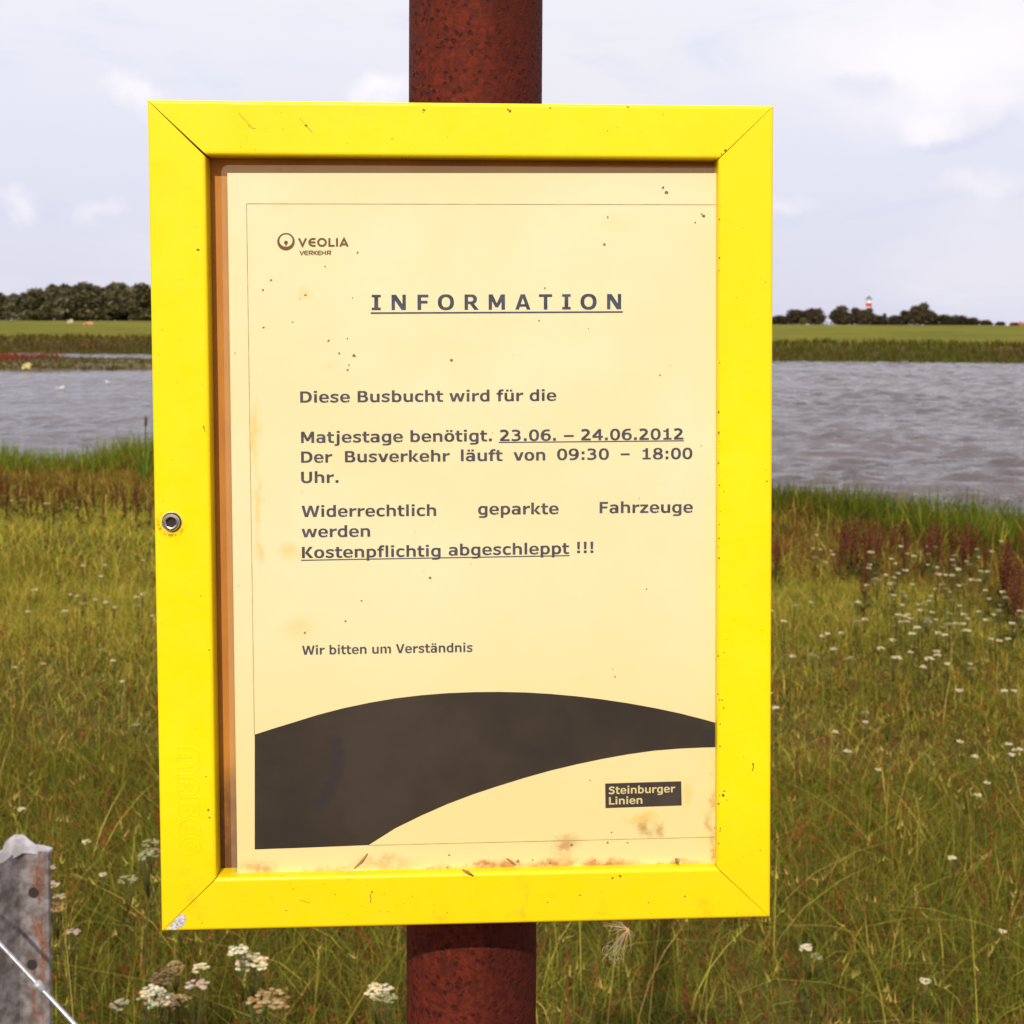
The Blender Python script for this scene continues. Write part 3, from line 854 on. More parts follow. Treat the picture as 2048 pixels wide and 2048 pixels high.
# dark red dock plants
dockm = leafmat('dock_seed', .15)
def dock_meshes(seed):
    g_ = random.Random(seed); A = Acc(); B = Acc(); H = .52
    A.tube([(0, 0, 0), (.01, .0, H * .5), (.0, .01, H)], [.005, .004, .0015], 5, (.12, .05, .025))
    ends = [((.0, .0, H * .3), (.0, .01, H))]
    for i in range(5):
        a = g_.uniform(0, 6.28); z_ = H * g_.uniform(.28, .6); e = (.07 * math.cos(a), .07 * math.sin(a), z_ + .20)
        A.tube([(0, 0, z_), (e[0] * .6, e[1] * .6, z_ + .09), e], [.003, .0025, .001], 4, (.13, .05, .025)); ends.append(((e[0] * .3, e[1] * .3, z_ + .05), e))
    for (p0, p1) in ends:
        p0 = Vector(p0); p1 = Vector(p1)
        for k in range(90 if p0.x == 0 else 42):
            q = p0.lerp(p1, g_.random()) + Vector((g_.gauss(0, .011), g_.gauss(0, .011), g_.gauss(0, .006)))
            c_ = g_.choice([(.115, .028, .016), (.085, .023, .015), (.17, .055, .024), (.11, .055, .024)])
            d1 = Vector((g_.gauss(0, 1), g_.gauss(0, 1), g_.gauss(0, 1))).normalized() * .0085
            d2 = d1.orthogonal().normalized() * .006
            B.add([q - d1, q + d2, q + d1, q - d2], [(0, 1, 2, 3)], c_)
    for i in range(6):
        a = i * 1.1 + g_.uniform(0, .5); l = g_.uniform(.12, .2)
        d = Vector((math.cos(a), math.sin(a), 0)); n_ = Vector((-math.sin(a), math.cos(a), 0))
        z0 = .03 + .02 * i
        A.add([Vector((0, 0, z0)), d * l * .5 + n_ * .022 + Vector((0, 0, z0 + .07)), d * l + Vector((0, 0, z0 + .03)), d * l * .5 - n_ * .022 + Vector((0, 0, z0 + .07))], [(0, 1, 2, 3)], (.085, .075, .022))
    a_, b_ = A.mesh('stem', True, True), B.mesh('seed_spike', False, True)
    a_.materials.append(stemm); b_.materials.append(dockm)
    return a_, b_
DOCK = [dock_meshes(s) for s in (1, 2, 3, 4)]
def dock(px, py_top, yy, lab, group, i):
    a_, b_ = DOCK[i % 4]
    pt = on_y(px, py_top, yy)
    s = min(1.45, max(.6, pt[2] / .52))
    o = empty('dock_plant', (pt[0], yy, float(height(np.array(pt[0]), np.array(yy)))))
    o.scale = (s * .72, s * .72, s); o.rotation_euler = (random.uniform(-.1, .1), random.uniform(-.1, .1), random.uniform(0, 6.28))
    tag(o, lab, 'dock plant', group)
    for nm, me in (('stem', a_), ('seed_spike', b_)):
        c_ = bpy.data.objects.new(nm, me); C.objects.link(c_); c_.parent = o
for i, (a, b) in enumerate([(740, 480), (770, 470), (800, 465), (825, 480), (785, 520), (900, 490), (930, 475), (955, 490), (1070, 450), (1095, 440), (1250, 520), (1275, 500), (1290, 530), (1400, 500), (1425, 490), (1450, 485), (1470, 500), (1540, 490), (1560, 490), (1575, 520), (1625, 520), (1645, 510), (1000, 600), (1030, 610), (1200, 620), (830, 600), (1710, 620), (1750, 680), (1790, 700), (1850, 720), (1880, 690), (1905, 710), (1925, 720), (720, 640), (860, 640), (230, 620), (245, 610), (940, 680), (1150, 690), (1330, 560), (1480, 620), (1880, 850), (1850, 870), (1910, 900), (1420, 560), (1060, 560), (770, 700), (900, 760)]):
    px, py = 1480 + .294 * a + random.gauss(0, 13), 900 + .294 * b + random.uniform(-6, 12)
    yy = 8.1 - (.9 if b > 640 else 0) - (.6 if b > 800 else 0) + random.uniform(-.7, .6)
    dock(px, py, yy, 'dark red seeding dock plant in the band of docks right of the case', 'dark red dock plants in the band right of the case', i)
for i, (px, py) in enumerate([(5, 940), (18, 955), (34, 950), (60, 962), (75, 975), (92, 968), (128, 950), (138, 965), (150, 972), (180, 985), (190, 978), (205, 990), (236, 985), (246, 972), (262, 985), (275, 978), (290, 990), (160, 1000), (105, 1000), (222, 1000), (48, 985), (298, 1005), (252, 1010), (15, 1000), (275, 1020), (120, 990)]):
    dock(px, py, 10.6 + random.uniform(-.5, .5) - (py - 940) * .012, 'dark red seeding dock plant in the band of docks left of the case', 'dark red dock plants in the band left of the case', i + 1)
# cattail beside the left bar
A = Acc(); B = Acc()
cp = on_y(288, 862, 12.6)
top = on_y(292, 832, 12.6)[2] - cp[2]
zb = float(height(np.array(cp[0]), np.array(12.6)))
ct = empty('cattail', (cp[0], 12.6, zb)); tag(ct, 'single brown cattail in green reeds at the water beside the left bar', 'cattail')
hz = cp[2] + top - zb
A.tube([(0, 0, 0), (.01, 0, hz * .5), (.02, 0, hz)], [.010, .009, .007], 6, (.09, .12, .02))
for k in range(9):
    a = k * .8; l = .4 + .12 * (k % 3); d = Vector((math.cos(a), math.sin(a), 0)); n_ = Vector((-math.sin(a), math.cos(a), 0)) * .009
    z_ = hz * random.uniform(.6, .95)
    A.add([d * .02 - n_, d * .02 + n_, d * .12 + n_ + Vector((0, 0, z_ * .6)), d * .12 - n_ + Vector((0, 0, z_ * .6)), d * .28 + Vector((0, 0, z_))], [(0, 1, 2, 3), (3, 2, 4)], (.10, .16, .02))
B.tube([(.017, 0, hz - .10), (.018, 0, hz - .092), (.02, 0, hz - .02), (.02, 0, hz)], [.006, .012, .012, .005], 10, (.09, .055, .025))
am, bm_ = A.mesh('leaves', False, True), B.mesh('seed_head', True, True)
link('leaves', am, ct, stemm); link('seed_head', bm_, ct, stemm)


# ------------------------------------------------------------------ the notice case: pose fitted to the photograph
FM = np.array([[0.9988807044375168, -0.046588462430612286, -0.008176397174895928], [0.04654994278374291, 0.9989042387425211, -0.004839901760838862], [0.008392921376998612, 0.004453873659606539, 0.9999548599212785]])
FT = np.array([-0.019330332601848632, 0.5530598572394755, 1.514933838566382])
FMAT = Matrix([[*FM[0], FT[0]], [*FM[1], FT[1]], [*FM[2], FT[2]], [0, 0, 0, 1]])
CW, CH = 0.268, 0.35888          # outer size of the case
def loc(px, py, depth):           # pixel -> (x, z) on a plane of the case
    d = FM.T @ ray(px, py); o = FM.T @ (EYE - FT)
    t = (depth - o[1]) / d[1]; q = o + t * d
    return q[0], q[2]
case = empty('notice_case'); case.matrix_world = FMAT
tag(case, 'yellow metal notice case with mitred frame fixed to the rusty pole', 'notice case')

mt, nt, p, out = mat('yellow_enamel')
oc = nt.node('ShaderNodeTexCoord').outputs['Object']
sepx = nt.node('ShaderNodeSeparateXYZ'); nt.put(sepx.inputs[0], oc)
col = nt.mix(nt.ramp(nt.noise(oc, 14, 5, .6), .35, .7), (0.90, 0.665, 0.003), (0.92, 0.705, 0.004))
low = nt.ramp(sepx.outputs[2], -.10, -.175)
col = nt.mix(nt.math('MULTIPLY', low, .55), col, (0.86, 0.56, 0.005))
grime = nt.math('MULTIPLY', nt.ramp(nt.noise(oc, 55, 6, .68), .56, .76), nt.math('ADD', nt.math('MULTIPLY', low, .55), .12))
col = nt.mix(grime, col, (0.50, 0.30, 0.02))
speck = nt.ramp(nt.noise(oc, 420, 2, .5), .735, .78)
spm = nt.ramp(nt.noise(oc, 26, 3, .5), .53, .65)
col = nt.mix(nt.math('MULTIPLY', nt.math('MULTIPLY', speck, spm), .75), col, (0.25, 0.13, 0.03))
# ring of scratched dirty paint round the screw
BX, BZ = loc(343.5, 1044, 0.0)
dv = nt.vmath('SUBTRACT', oc, (float(BX), 0, float(BZ)))
dl_ = nt.vmath('LENGTH', nt.vmath('MULTIPLY', dv, (1, 0, 1)), out=1)
ring = nt.math('MULTIPLY', nt.ramp(dl_, .0045, .0058), nt.ramp(dl_, .0072, .0055))
ringn = nt.ramp(nt.noise(nt.mapping(oc, (1, 1, 1)), 650, 4, .7), .40, .62)
side = nt.ramp(nt.vmath('DOT_PRODUCT', dv, (-.6, 0, -1), out=1), -.0045, .004)
col = nt.mix(nt.math('MULTIPLY', nt.math('MULTIPLY', ring, ringn), side), col, (0.42, 0.17, 0.012))
nt.put(p.inputs['Base Color'], col)
nt.put(p.inputs['Roughness'], nt.ramp(nt.noise(oc, 70, 5, .65), .3, .7, .26, .52))
p.inputs['Specular IOR Level'].default_value = 0.3
bp = nt.node('ShaderNodeBump'); bp.inputs['Strength'].default_value = .10; bp.inputs['Distance'].default_value = .0006
nt.put(bp.inputs['Height'], nt.noise(oc, 260, 3, .5)); nt.l.new(bp.outputs[0], p.inputs['Normal'])
yellow = mt

# bars: an L-bent profile, front flange with rounded edges and a deep outer side
BW_T, BW_S = 0.0232, 0.0241      # widths of the level and the upright bars
def profile(bw, side_depth):
    r = .0016; pts = []
    def arc(cx, cy, a0, a1, rr=r):
        for k in range(5):
            t = math.radians(a0 + (a1 - a0) * k / 4); pts.append((cx + rr * math.cos(t), cy + rr * math.sin(t)))
    # (u from outer edge inward, v depth backwards); front face at v = 0
    pts.append((0, side_depth)); arc(r, r, 180, 270); arc(bw - r, r, 270, 360)
    pts += [(bw, .0105), (.004, .0105), (.004, side_depth)]
    return pts
def bar(kind, gap0=.00012, gap1=.00012):
    """mitred bar in case coordinates; gap0/gap1 open the mitre at its two ends towards the inner corner"""
    if kind in ('top', 'bottom'): bw, half, other = BW_T, CW / 2, BW_S
    else: bw, half, other = BW_S, CH / 2, BW_T
    pr = profile(bw, .036)
    bm = bmesh.new(); ends = []
    for sgn, gp in ((-1, gap0), (1, gap1)):
        ring_ = []
        for u, v in pr:
            uu = u / bw
            al = sgn * (half - uu * other - .00010 - gp * min(1, max(0, uu)))
            if kind == 'top': q = (al, v, CH / 2 - u)
            elif kind == 'bottom': q = (al, v, -CH / 2 + u)
            elif kind == 'left': q = (-CW / 2 + u, v, al)
            else: q = (CW / 2 - u, v, al)
            ring_.append(bm.verts.new(q))
        ends.append(ring_)
    n = len(pr)
    for i in range(n): bm.faces.new((ends[0][i], ends[0][(i + 1) % n], ends[1][(i + 1) % n], ends[1][i]))
    bm.faces.new(ends[0][::-1]); bm.faces.new(ends[1])
    bmesh.ops.triangulate(bm, faces=[f for f in bm.faces if len(f.verts) > 4])
    for v in bm.verts:
        v.co.x, v.co.z = square_off(v.co.x, v.co.z)
    me = bm_mesh(bm, kind)
    return me
# the frame is a little out of square: measured corners of its front face
CORN = [loc(293.6, 198.8, 0), loc(1548, 211, 0), loc(1541.5, 1836, 0), loc(322.3, 1864, 0)]
def square_off(x_, z_):
    u = x_ / CW + .5; v = .5 - z_ / CH
    q = [(1 - u) * (1 - v), u * (1 - v), u * v, (1 - u) * v]
    return sum(a * c_[0] for a, c_ in zip(q, CORN)), sum(a * c_[1] for a, c_ in zip(q, CORN))
tb = link('frame_bar', bar('top', .00055, .00015), case, yellow)
bb = link('frame_bar', bar('bottom', .00022, .00015), case, yellow)
lb = link('frame_bar', bar('left', .00022, .00055), case, yellow)
rb = link('frame_bar', bar('right', .00012, .00012), case, yellow)
for o_, l_ in ((tb, 'yellow top bar of the frame'), (bb, 'yellow bottom bar with dirt and a chipped corner'), (lb, 'yellow left bar with lettering and a screw'), (rb, 'yellow right bar of the frame')): o_['label'] = l_

def boxm(x0, x1, y0, y1, z0, z1):
    return [(x0, y0, z0), (x1, y0, z0), (x1, y1, z0), (x0, y1, z0), (x0, y0, z1), (x1, y0, z1), (x1, y1, z1), (x0, y1, z1)], [(0, 1, 5, 4), (1, 2, 6, 5), (2, 3, 7, 6), (3, 0, 4, 7), (4, 5, 6, 7), (3, 2, 1, 0)]
mt, nt, p, out = mat('stained_backing')
oc = nt.node('ShaderNodeTexCoord').outputs['Object']
sepx = nt.node('ShaderNodeSeparateXYZ'); nt.put(sepx.inputs[0], oc)
n_ = nt.noise(nt.mapping(oc, (30, 1, 9)), 1.0, 6, .65)
col = nt.mix(nt.ramp(n_, .35, .65), (0.44, 0.160, 0.018), (0.55, 0.23, 0.028))
col = nt.mix(nt.math('MULTIPLY', nt.ramp(nt.math('ADD', sepx.outputs[2], nt.math('MULTIPLY', nt.noise(oc, 40, 4, .6), .03)), -.085, -.125), nt.ramp(nt.noise(oc, 90, 5, .6), .25, .6, .4, 1)), col, (0.13, 0.045, 0.012))
nt.put(p.inputs['Base Color'], col); p.inputs['Roughness'].default_value = .7
A = Acc(); A.add(*boxm(-CW / 2 + .0045, CW / 2 - .0045, .0112, .0130, -CH / 2 + .0045, CH / 2 - .0045))
link('backing_board', A.mesh('backing_board'), case, mt)
A = Acc(); A.add(*boxm(-CW / 2 + .0045, CW / 2 - .0045, .0330, .0352, -CH / 2 + .0045, CH / 2 - .0045))
link('back_plate', A.mesh('back_plate'), case, yellow)

steel = simple('screw_steel', (0.55, 0.50, 0.50), .28, 1.0, var=.2, scale=300)
darkh = simple('socket_dark', (0.05, 0.03, 0.025), .6, .6)
# washer and socket head screw on the left bar
def ringface(A, prof, cx, cz, n=36, hexin=None):
    vs = []; fs = []
    for j, (r_, y_) in enumerate(prof):
        for k in range(n):
            t = 2 * math.pi * k / n
            rr_ = r_
            if hexin and j >= hexin:
                a = (t + .35) % (math.pi / 3) - math.pi / 6
                rr_ = r_ * math.cos(math.pi / 6) / math.cos(a)
            vs.append((cx + rr_ * math.cos(t), y_, cz + rr_ * math.sin(t)))
    for i in range(len(prof) - 1):
        for k in range(n):
            k2 = (k + 1) % n
            fs.append((i * n + k, (i + 1) * n + k, (i + 1) * n + k2, i * n + k2))
    fs.append(tuple((len(prof) - 1) * n + k for k in range(n)))
    A.add(vs, fs)
A = Acc(); ringface(A, [(.00445, .0002), (.00445, -.0002), (.0043, -.0003), (.0040, -.0002)], BX, BZ)
wsh = link('washer', A.mesh('washer', False), lb, simple('worn_rim', (0.62, 0.52, 0.36), .4, .5, var=.3, scale=400))
A = Acc(); ringface(A, [(.00405, .0), (.00405, -.0004)], BX, BZ)
link('screw_recess', A.mesh('screw_recess'), lb, darkh)
A = Acc(); ringface(A, [(.0037, -.0003), (.0037, -.0013), (.0034, -.0017), (.0026, -.0018), (.00235, -.0016), (.0023, .0002)], BX, BZ, hexin=4)
scw = link('screw', A.mesh('screw', False), lb, steel)
A = Acc(); ringface(A, [(.0021, .00012), (.0018, .00010)], BX, BZ); link('socket', A.mesh('socket'), scw, darkh)
# bare chipped metal at the lower left corner
chip = [(150, 1660), (235, 1620), (262, 1640), (290, 1725), (275, 1770), (240, 1790), (210, 1835), (180, 1862), (130, 1845), (108, 1820)]
CP = [(1075, 700), (1105, 665), (1150, 612), (1175, 604), (1195, 615), (1201, 640), (1192, 668), (1170, 690), (1150, 694), (1140, 720), (1110, 716), (1092, 706)]
vs = []
for a, b in CP:
    x_, z_ = loc(a * .3106, 1640 + b * .3106, -.00012); vs.append((x_, -.00012, max(z_, -CH / 2 + .0012)))
A = Acc(); A.add(vs, [tuple(range(len(vs)))])
link('chipped_patch', A.mesh('chipped_patch'), bb, simple('bare_zinc', (0.60, 0.57, 0.56), .55, .2, var=.45, scale=420, bump=.5))

# hair scratches, fly specks and nicks on the paint
def later_scuffs():
    g_ = random.Random(12); sc_m = simple('grime_marks', (0.20, 0.10, 0.02), .9, var=.5, scale=500)
    def marks(parent, lines, specks):
        A = Acc()
        for pts, wd in lines: ribbon(A, [loc(a, b, 0) for a, b in pts], wd, -.00006 - g_.random() * 4e-5)
        for px, py, r_ in specks:
            k_ = g_.randint(6, 9); e_ = g_.uniform(.45, 1); ro = g_.uniform(0, 3.1); q = []
            for k in range(k_):
                t = 2 * math.pi * k / k_; rad = r_ * .5 * g_.uniform(.5, 1.25); a, b = rad * math.cos(t), rad * e_ * math.sin(t)
                q.append(loc(px + a * math.cos(ro) - b * math.sin(ro), py + a * math.sin(ro) + b * math.cos(ro), 0))
            A.add([(x_, -.00008 - g_.random() * 4e-5, z_) for x_, z_ in q], [tuple(range(k_))[::-1]])
        tag(link('paint_marks', A.mesh('paint_marks'), parent, sc_m), kind='stuff')
    marks(tb, [([(477, 225), (484, 234), (492, 241), (497, 248)], .00016), ([(496, 250), (503, 256), (511, 257)], .0002), ([(599, 235), (606, 244), (612, 251)], .00013), ([(612, 251), (618, 258), (625, 266)], .0002)],
          [(612, 251, 6), (500, 250, 4), (848, 220, 6), (846, 224, 4), (1016, 219, 5), (1021, 221, 4), (784, 278, 4), (1451, 301, 9), (1443, 308, 4), (1430, 309, 3), (1215, 262, 3), (1020, 222, 6), (1100, 216, 7), (1256, 214, 6)] + [(g_.uniform(420, 1420), g_.uniform(225, 300), g_.uniform(1.5, 3)) for k in range(14)])
    marks(rb, [([(1505, 1526), (1507, 1535), (1504, 1542)], .0004)], [(1534, 962, 5), (1532, 940, 3), (1506, 1528, 6), (1448, 1582, 8), (1446, 1590, 6), (1444, 1400, 4), (1447, 1416, 4), (1470, 1240, 3), (1520, 1700, 3)] + [(g_.uniform(1440, 1540), g_.uniform(330, 1720), g_.uniform(1.5, 3)) for k in range(16)] + [(g_.uniform(1436, 1441), g_.uniform(400, 1700), g_.uniform(2, 5)) for k in range(30)])
    marks(lb, [([(407, 850), (408, 858), (411, 864)], .00025)], [(408, 855, 5), (396, 500, 6), (418, 1300, 4), (416, 1620, 6), (419, 1635, 5), (412, 1553, 4)] + [(g_.uniform(310, 420), g_.uniform(300, 1750), g_.uniform(1.5, 3)) for k in range(18)])
    marks(bb, [([(740, 1788), (742, 1798), (741, 1806)], .0003), ([(600, 1800), (620, 1806)], .0002)], [(404, 1846, 5), (1370, 1793, 5), (1240, 1752, 6), (1225, 1756, 5), (1160, 1790, 4), (744, 1784, 5)] + [(g_.uniform(400, 1500), g_.uniform(1765, 1835), g_.uniform(1.5, 3.2)) for k in range(30)])

# raised lettering on the left bar, reading downwards: outline strokes
def ribbon(A, pts, wid, y, closed=False, thick=0.0, caps=True):
    """flat stroked polyline in the x-z plane with mitred joints, front at depth y"""
    P = [Vector((q[0], q[1])) for q in pts]; n = len(P)
    l, r_ = [], []
    for i in range(n):
        a = P[i - 1] if (i > 0 or closed) else None
        b = P[(i + 1) % n] if (i < n - 1 or closed) else None
        d1 = (P[i] - a).normalized() if a is not None else None
        d2 = (b - P[i]).normalized() if b is not None else None
        if d1 is None: d1 = d2
        if d2 is None: d2 = d1
        n1 = Vector((-d1.y, d1.x)); n2 = Vector((-d2.y, d2.x))
        mm = (n1 + n2)
        mm = mm.normalized() if mm.length > 1e-6 else n1
        k = wid / 2 / max(.45, mm.dot(n1))
        l.append(P[i] + mm * k); r_.append(P[i] - mm * k)
    vs = [(q.x, y, q.y) for q in l] + [(q.x, y, q.y) for q in r_]
    m_ = n if closed else n - 1
    fs = [(i, (i + 1) % n, n + (i + 1) % n, n + i) for i in range(m_)]
    if thick:
        vs += [(q.x, y + thick, q.y) for q in l] + [(q.x, y + thick, q.y) for q in r_]
        fs += [(i, 2 * n + i, 2 * n + (i + 1) % n, (i + 1) % n) for i in range(m_)]
        fs += [(n + i, n + (i + 1) % n, 3 * n + (i + 1) % n, 3 * n + i) for i in range(m_)]
    A.add(vs, fs)
def arcpts(cx, cy, rx, ry, a0, a1, n=10):
    return [(cx + rx * math.cos(math.radians(a0 + (a1 - a0) * k / n)), cy + ry * math.sin(math.radians(a0 + (a1 - a0) * k / n))) for k in range(n + 1)]
later_scuffs()
# glyph outlines in a unit cell (s along the word 0..1, t height 0..1)
GLY = {
 'M': [[(0, 0), (0, .62)] + arcpts(.28, .62, .28, .38, 180, 90, 6) + [(.72, 1)] + arcpts(.72, .62, .28, .38, 90, 0, 6) + [(1, 0), (.74, 0), (.74, .62), (.70, .72), (.64, .62), (.64, 0), (.36, 0), (.36, .62), (.30, .72), (.26, .62), (.26, 0), (0, 0)]],
 'A': [[(0, 0), (0, .55)] + arcpts(.5, .55, .5, .45, 180, 0, 10) + [(1, 0), (.70, 0), (.70, .28), (.30, .28), (.30, 0), (0, 0)], arcpts(.5, .55, .2, .14, 0, 360, 10)],
 'B': [[(0, 0), (0, 1), (.6, 1)] + arcpts(.62, .76, .36, .24, 90, -60, 7) + arcpts(.64, .27, .36, .27, 60, -90, 7) + [(0, 0)], [(.3, .62), (.3, .84), (.62, .84), (.66, .73), (.62, .62), (.3, .62)], [(.3, .18), (.3, .42), (.64, .42), (.68, .3), (.64, .18), (.3, .18)]],
 'E': [[(1, 0), (.5, 0)] + arcpts(.5, .5, .5, .5, 270, 90, 12) + [(1, 1), (1, .74), (.5, .74), (.38, .62), (.9, .62), (.9, .38), (.38, .38), (.5, .26), (1, .26), (1, 0)]],
 'G': [[(1, .5), (1, .3)] + arcpts(.5, .5, .5, .5, 330, 60, 16) + [(.95, .74), (.7, .74)] + arcpts(.5, .5, .25, .25, 60, 300, 10) + [(.7, .36), (.55, .36), (.55, .56), (1, .56), (1, .5)]],
}
A = Acc()
for ch, y0_, y1_ in (('M', 160, 405), ('A', 437, 600), ('B', 622, 800), ('E', 822, 962), ('G', 988, 1145)):
    x0, zt = loc(310 + 203 * .2174 + (y0_ - 160) * .006, 1460 + y0_ * .2174, 0)
    x1, zb_ = loc(310 + 398 * .2174 + (y0_ - 160) * .006, 1460 + y1_ * .2174, 0)
    for poly in GLY[ch]:
        pts = [(x0 + (x1 - x0) * t, zt + (zb_ - zt) * s) for s, t in poly]
        if len(pts) > 2 and abs(pts[0][0] - pts[-1][0]) + abs(pts[0][1] - pts[-1][1]) < 1e-6: pts = pts[:-1]
        ribbon(A, pts, .00042, -.00016, True, .0003)
link('raised_lettering', A.mesh('raised_lettering'), lb, yellow)

# ------------------------------------------------------------------ the notice inside
PD = .0052                        # depth of the paper's face behind the front of the case
notice = empty('paper_notice'); notice.matrix_world = FMAT
tag(notice, 'yellowed printed information notice behind the yellow frame', 'notice')
mt, nt, p, out = mat('yellowed_paper')
oc = nt.node('ShaderNodeTexCoord').outputs['Object']
sepx = nt.node('ShaderNodeSeparateXYZ'); nt.put(sepx.inputs[0], oc)
col = nt.mix(nt.ramp(nt.noise(oc, 9, 5, .6), .3, .72), (0.745, 0.650, 0.360), (0.785, 0.695, 0.445))
col = nt.mix(nt.ramp(sepx.outputs[2], .02, -.15, 0, .8), col, (0.745, 0.600, 0.255))
wob = nt.vmath('SUBTRACT', nt.noise(oc, 55, 4, .65, out=1), (.5, .5, .5))
wv = nt.vmath('ADD', oc, nt.vmath('MULTIPLY', wob, (.016, 0, .016)))
STAIN = [  # px, py (2048), rx mm, rz mm, strength, colour
    (515, 870, 3, 20, .45, 0), (515, 1010, 2.2, 22, .40, 0), (515, 1100, 3, 8, .4, 0), (605, 590, 5, 4, .35, 1), (660, 735, 7, 4, .22, 1),
    (600, 1258, 12, 7, .30, 1), (575, 1100, 8, 7, .35, 0), (1290, 1640, 12, 3.6, .50, 0), (1370, 1590, 4.5, 9, .35, 0), (1290, 1655, 6, 4.5, .55, 2), (1322, 1655, 4, 4, .5, 2),
    (775, 1727, 18, 6.5, .40, 2), (660, 1745, 20, 3.5, .5, 2), (960, 1738, 26, 3.5, .75, 3), (1090, 1728, 22, 5, .6, 3), (1130, 1695, 9, 6, .45, 3), (1210, 1728, 24, 3.6, .65, 3), (1350, 1728, 20, 2.6, .6, 3), (1424, 1715, 3, 5, .6, 2), (520, 1740, 14, 4, .5, 2), (850, 1742, 24, 3, .55, 2), (1010, 1736, 10, 5, .5, 3), (1230, 450, 14, 6, .12, 1), (560, 420, 6, 5, .14, 1), (1424, 1640, 2.2, 40, .35, 2)]
SC_ = [(0.80, 0.50, 0.13), (0.72, 0.55, 0.20), (0.45, 0.25, 0.07), (0.42, 0.16, 0.05)]
for px, py, rx, rz, s, ci in STAIN:
    x_, z_ = loc(px, py, PD)
    b = blob(nt, wv, (float(x_) , 0, float(z_)), (rx / 1000, 10, rz / 1000), 1.0)
    if ci >= 2: b = nt.math('MULTIPLY', b, nt.ramp(nt.noise(oc, 170, 5, .7), .32, .58))
    col = nt.mix(nt.math('MULTIPLY', b, min(1.0, s * 1.6)), col, SC_[ci])
sp1 = nt.math('MULTIPLY', nt.ramp(nt.noise(oc, 330, 3, .6), .70, .76), nt.ramp(nt.noise(oc, 30, 3, .5), .52, .66))
col = nt.mix(nt.math('MULTIPLY', sp1, .5), col, (0.36, 0.20, 0.05))
nt.put(p.inputs['Base Color'], col)
p.inputs['Roughness'].default_value = .42
p.inputs['Specular IOR Level'].default_value = .3
bp = nt.node('ShaderNodeBump'); bp.inputs['Strength'].default_value = .35; bp.inputs['Distance'].default_value = .0016
nt.put(bp.inputs['Height'], nt.noise(oc, 22, 3, .5)); nt.l.new(bp.outputs[0], p.inputs['Normal'])
pap = mt
PL, PT_ = loc(454.6, 346, PD)
PLb, _ = loc(475, 1748, PD)
PR, PB = .121, -.1595
A = Acc()
vs = [(PL, PD, PT_), (PR, PD, PT_ + .0004), (PR, PD, PB), (PLb, PD, PB)]
A.add(vs + [(a, PD + .0005, c_) for a, b, c_ in vs], [(0, 3, 2, 1), (4, 5, 6, 7), (0, 1, 5, 4), (1, 2, 6, 5), (2, 3, 7, 6), (3, 0, 4, 7)])
link('sheet', A.mesh('sheet'), notice, pap)
# clear edge of the laminating pouch round the sheet
mt = bpy.data.materials.new('laminate_film'); mt.use_nodes = True
nt = NT(mt.node_tree); nt.n.clear()
t_ = nt.node('ShaderNodeBsdfTransparent')
d_ = nt.node('ShaderNodeBsdfPrincipled'); d_.inputs['Base Color'].default_value = (.72, .58, .36, 1); d_.inputs['Roughness'].default_value = .3
mx = nt.node('ShaderNodeMixShader'); mx.inputs[0].default_value = .16
nt.l.new(t_.outputs[0], mx.inputs[1]); nt.l.new(d_.outputs[0], mx.inputs[2])
o_ = nt.node('ShaderNodeOutputMaterial'); nt.l.new(mx.outputs[0], o_.inputs[0])
mgx, mgz, rr_ = .0026, .0034, .003
outer = [(PLb - mgx, PB)] + [(PL - mgx + rr_ - rr_ * math.cos(t), PT_ + mgz - rr_ + rr_ * math.sin(t)) for t in [math.pi / 2 * k / 6 for k in range(7)]] + [(PR, PT_ + mgz)]
inner = [(PLb - .0001, PB)] + [(PL - .0001, PT_ + .0001)] * 7 + [(PR, PT_ + .0005)]
A = Acc(); yv = PD + .0003
A.add([(a, yv, b) for a, b in outer] + [(a, yv, b) for a, b in inner], [(i, i + 1, len(outer) + i + 1, len(outer) + i) for i in range(len(outer) - 1)])
link('laminate_edge', A.mesh('laminate_edge'), notice, mt)

ink = simple('printing_ink', (0.075, 0.070, 0.085), .6, spec=.2, var=.25, scale=220)
inkh = simple('heading_ink', (0.062, 0.068, 0.095), .6, spec=.2, var=.3, scale=200)
inkl = simple('logo_ink', (0.16, 0.085, 0.035), .6, spec=.2, var=.15, scale=200)
inkb = simple('hairline_ink', (0.40, 0.27, 0.12), .7, spec=.2, var=.3, scale=150)
paint = simple('unprinted_lettering', (0.62, 0.50, 0.23), .5, spec=.2)
mt, nt, p, out = mat('arc_ink')
oc = nt.node('ShaderNodeTexCoord').outputs['Object']
c_ = nt.mix(nt.ramp(nt.noise(oc, 16, 5, .6), .35, .7), (0.036, 0.027, 0.022), (0.056, 0.041, 0.030))
x_, z_ = loc(675, 1520, PD)
bb1 = None  # curved bluish smear: a reflection painted into the ink colour
for da, dbz, ra in ((0, .008, .0036), (.0004, .003, .0038), (0, -.002, .004), (-.0012, -.007, .0042), (-.0032, -.0115, .0043), (-.0055, -.0155, .0044), (-.0078, -.019, .004)):
    b_ = blob(nt, oc, (float(x_) + da, PD, float(z_) + dbz), (ra, 1, ra), .7)
    bb1 = b_ if bb1 is None else nt.math('MAXIMUM', bb1, b_)
c_ = nt.mix(nt.math('MULTIPLY', bb1, .36), c_, (0.025, 0.022, 0.042))
x_, z_ = loc(1432, 1480, PD)  # second reflection smear at the right end, also painted into the ink
c_ = nt.mix(nt.math('MULTIPLY', blob(nt, oc, (float(x_), PD, float(z_)), (.009, 1, .008), .6), .45), c_, (0.025, 0.022, 0.042))
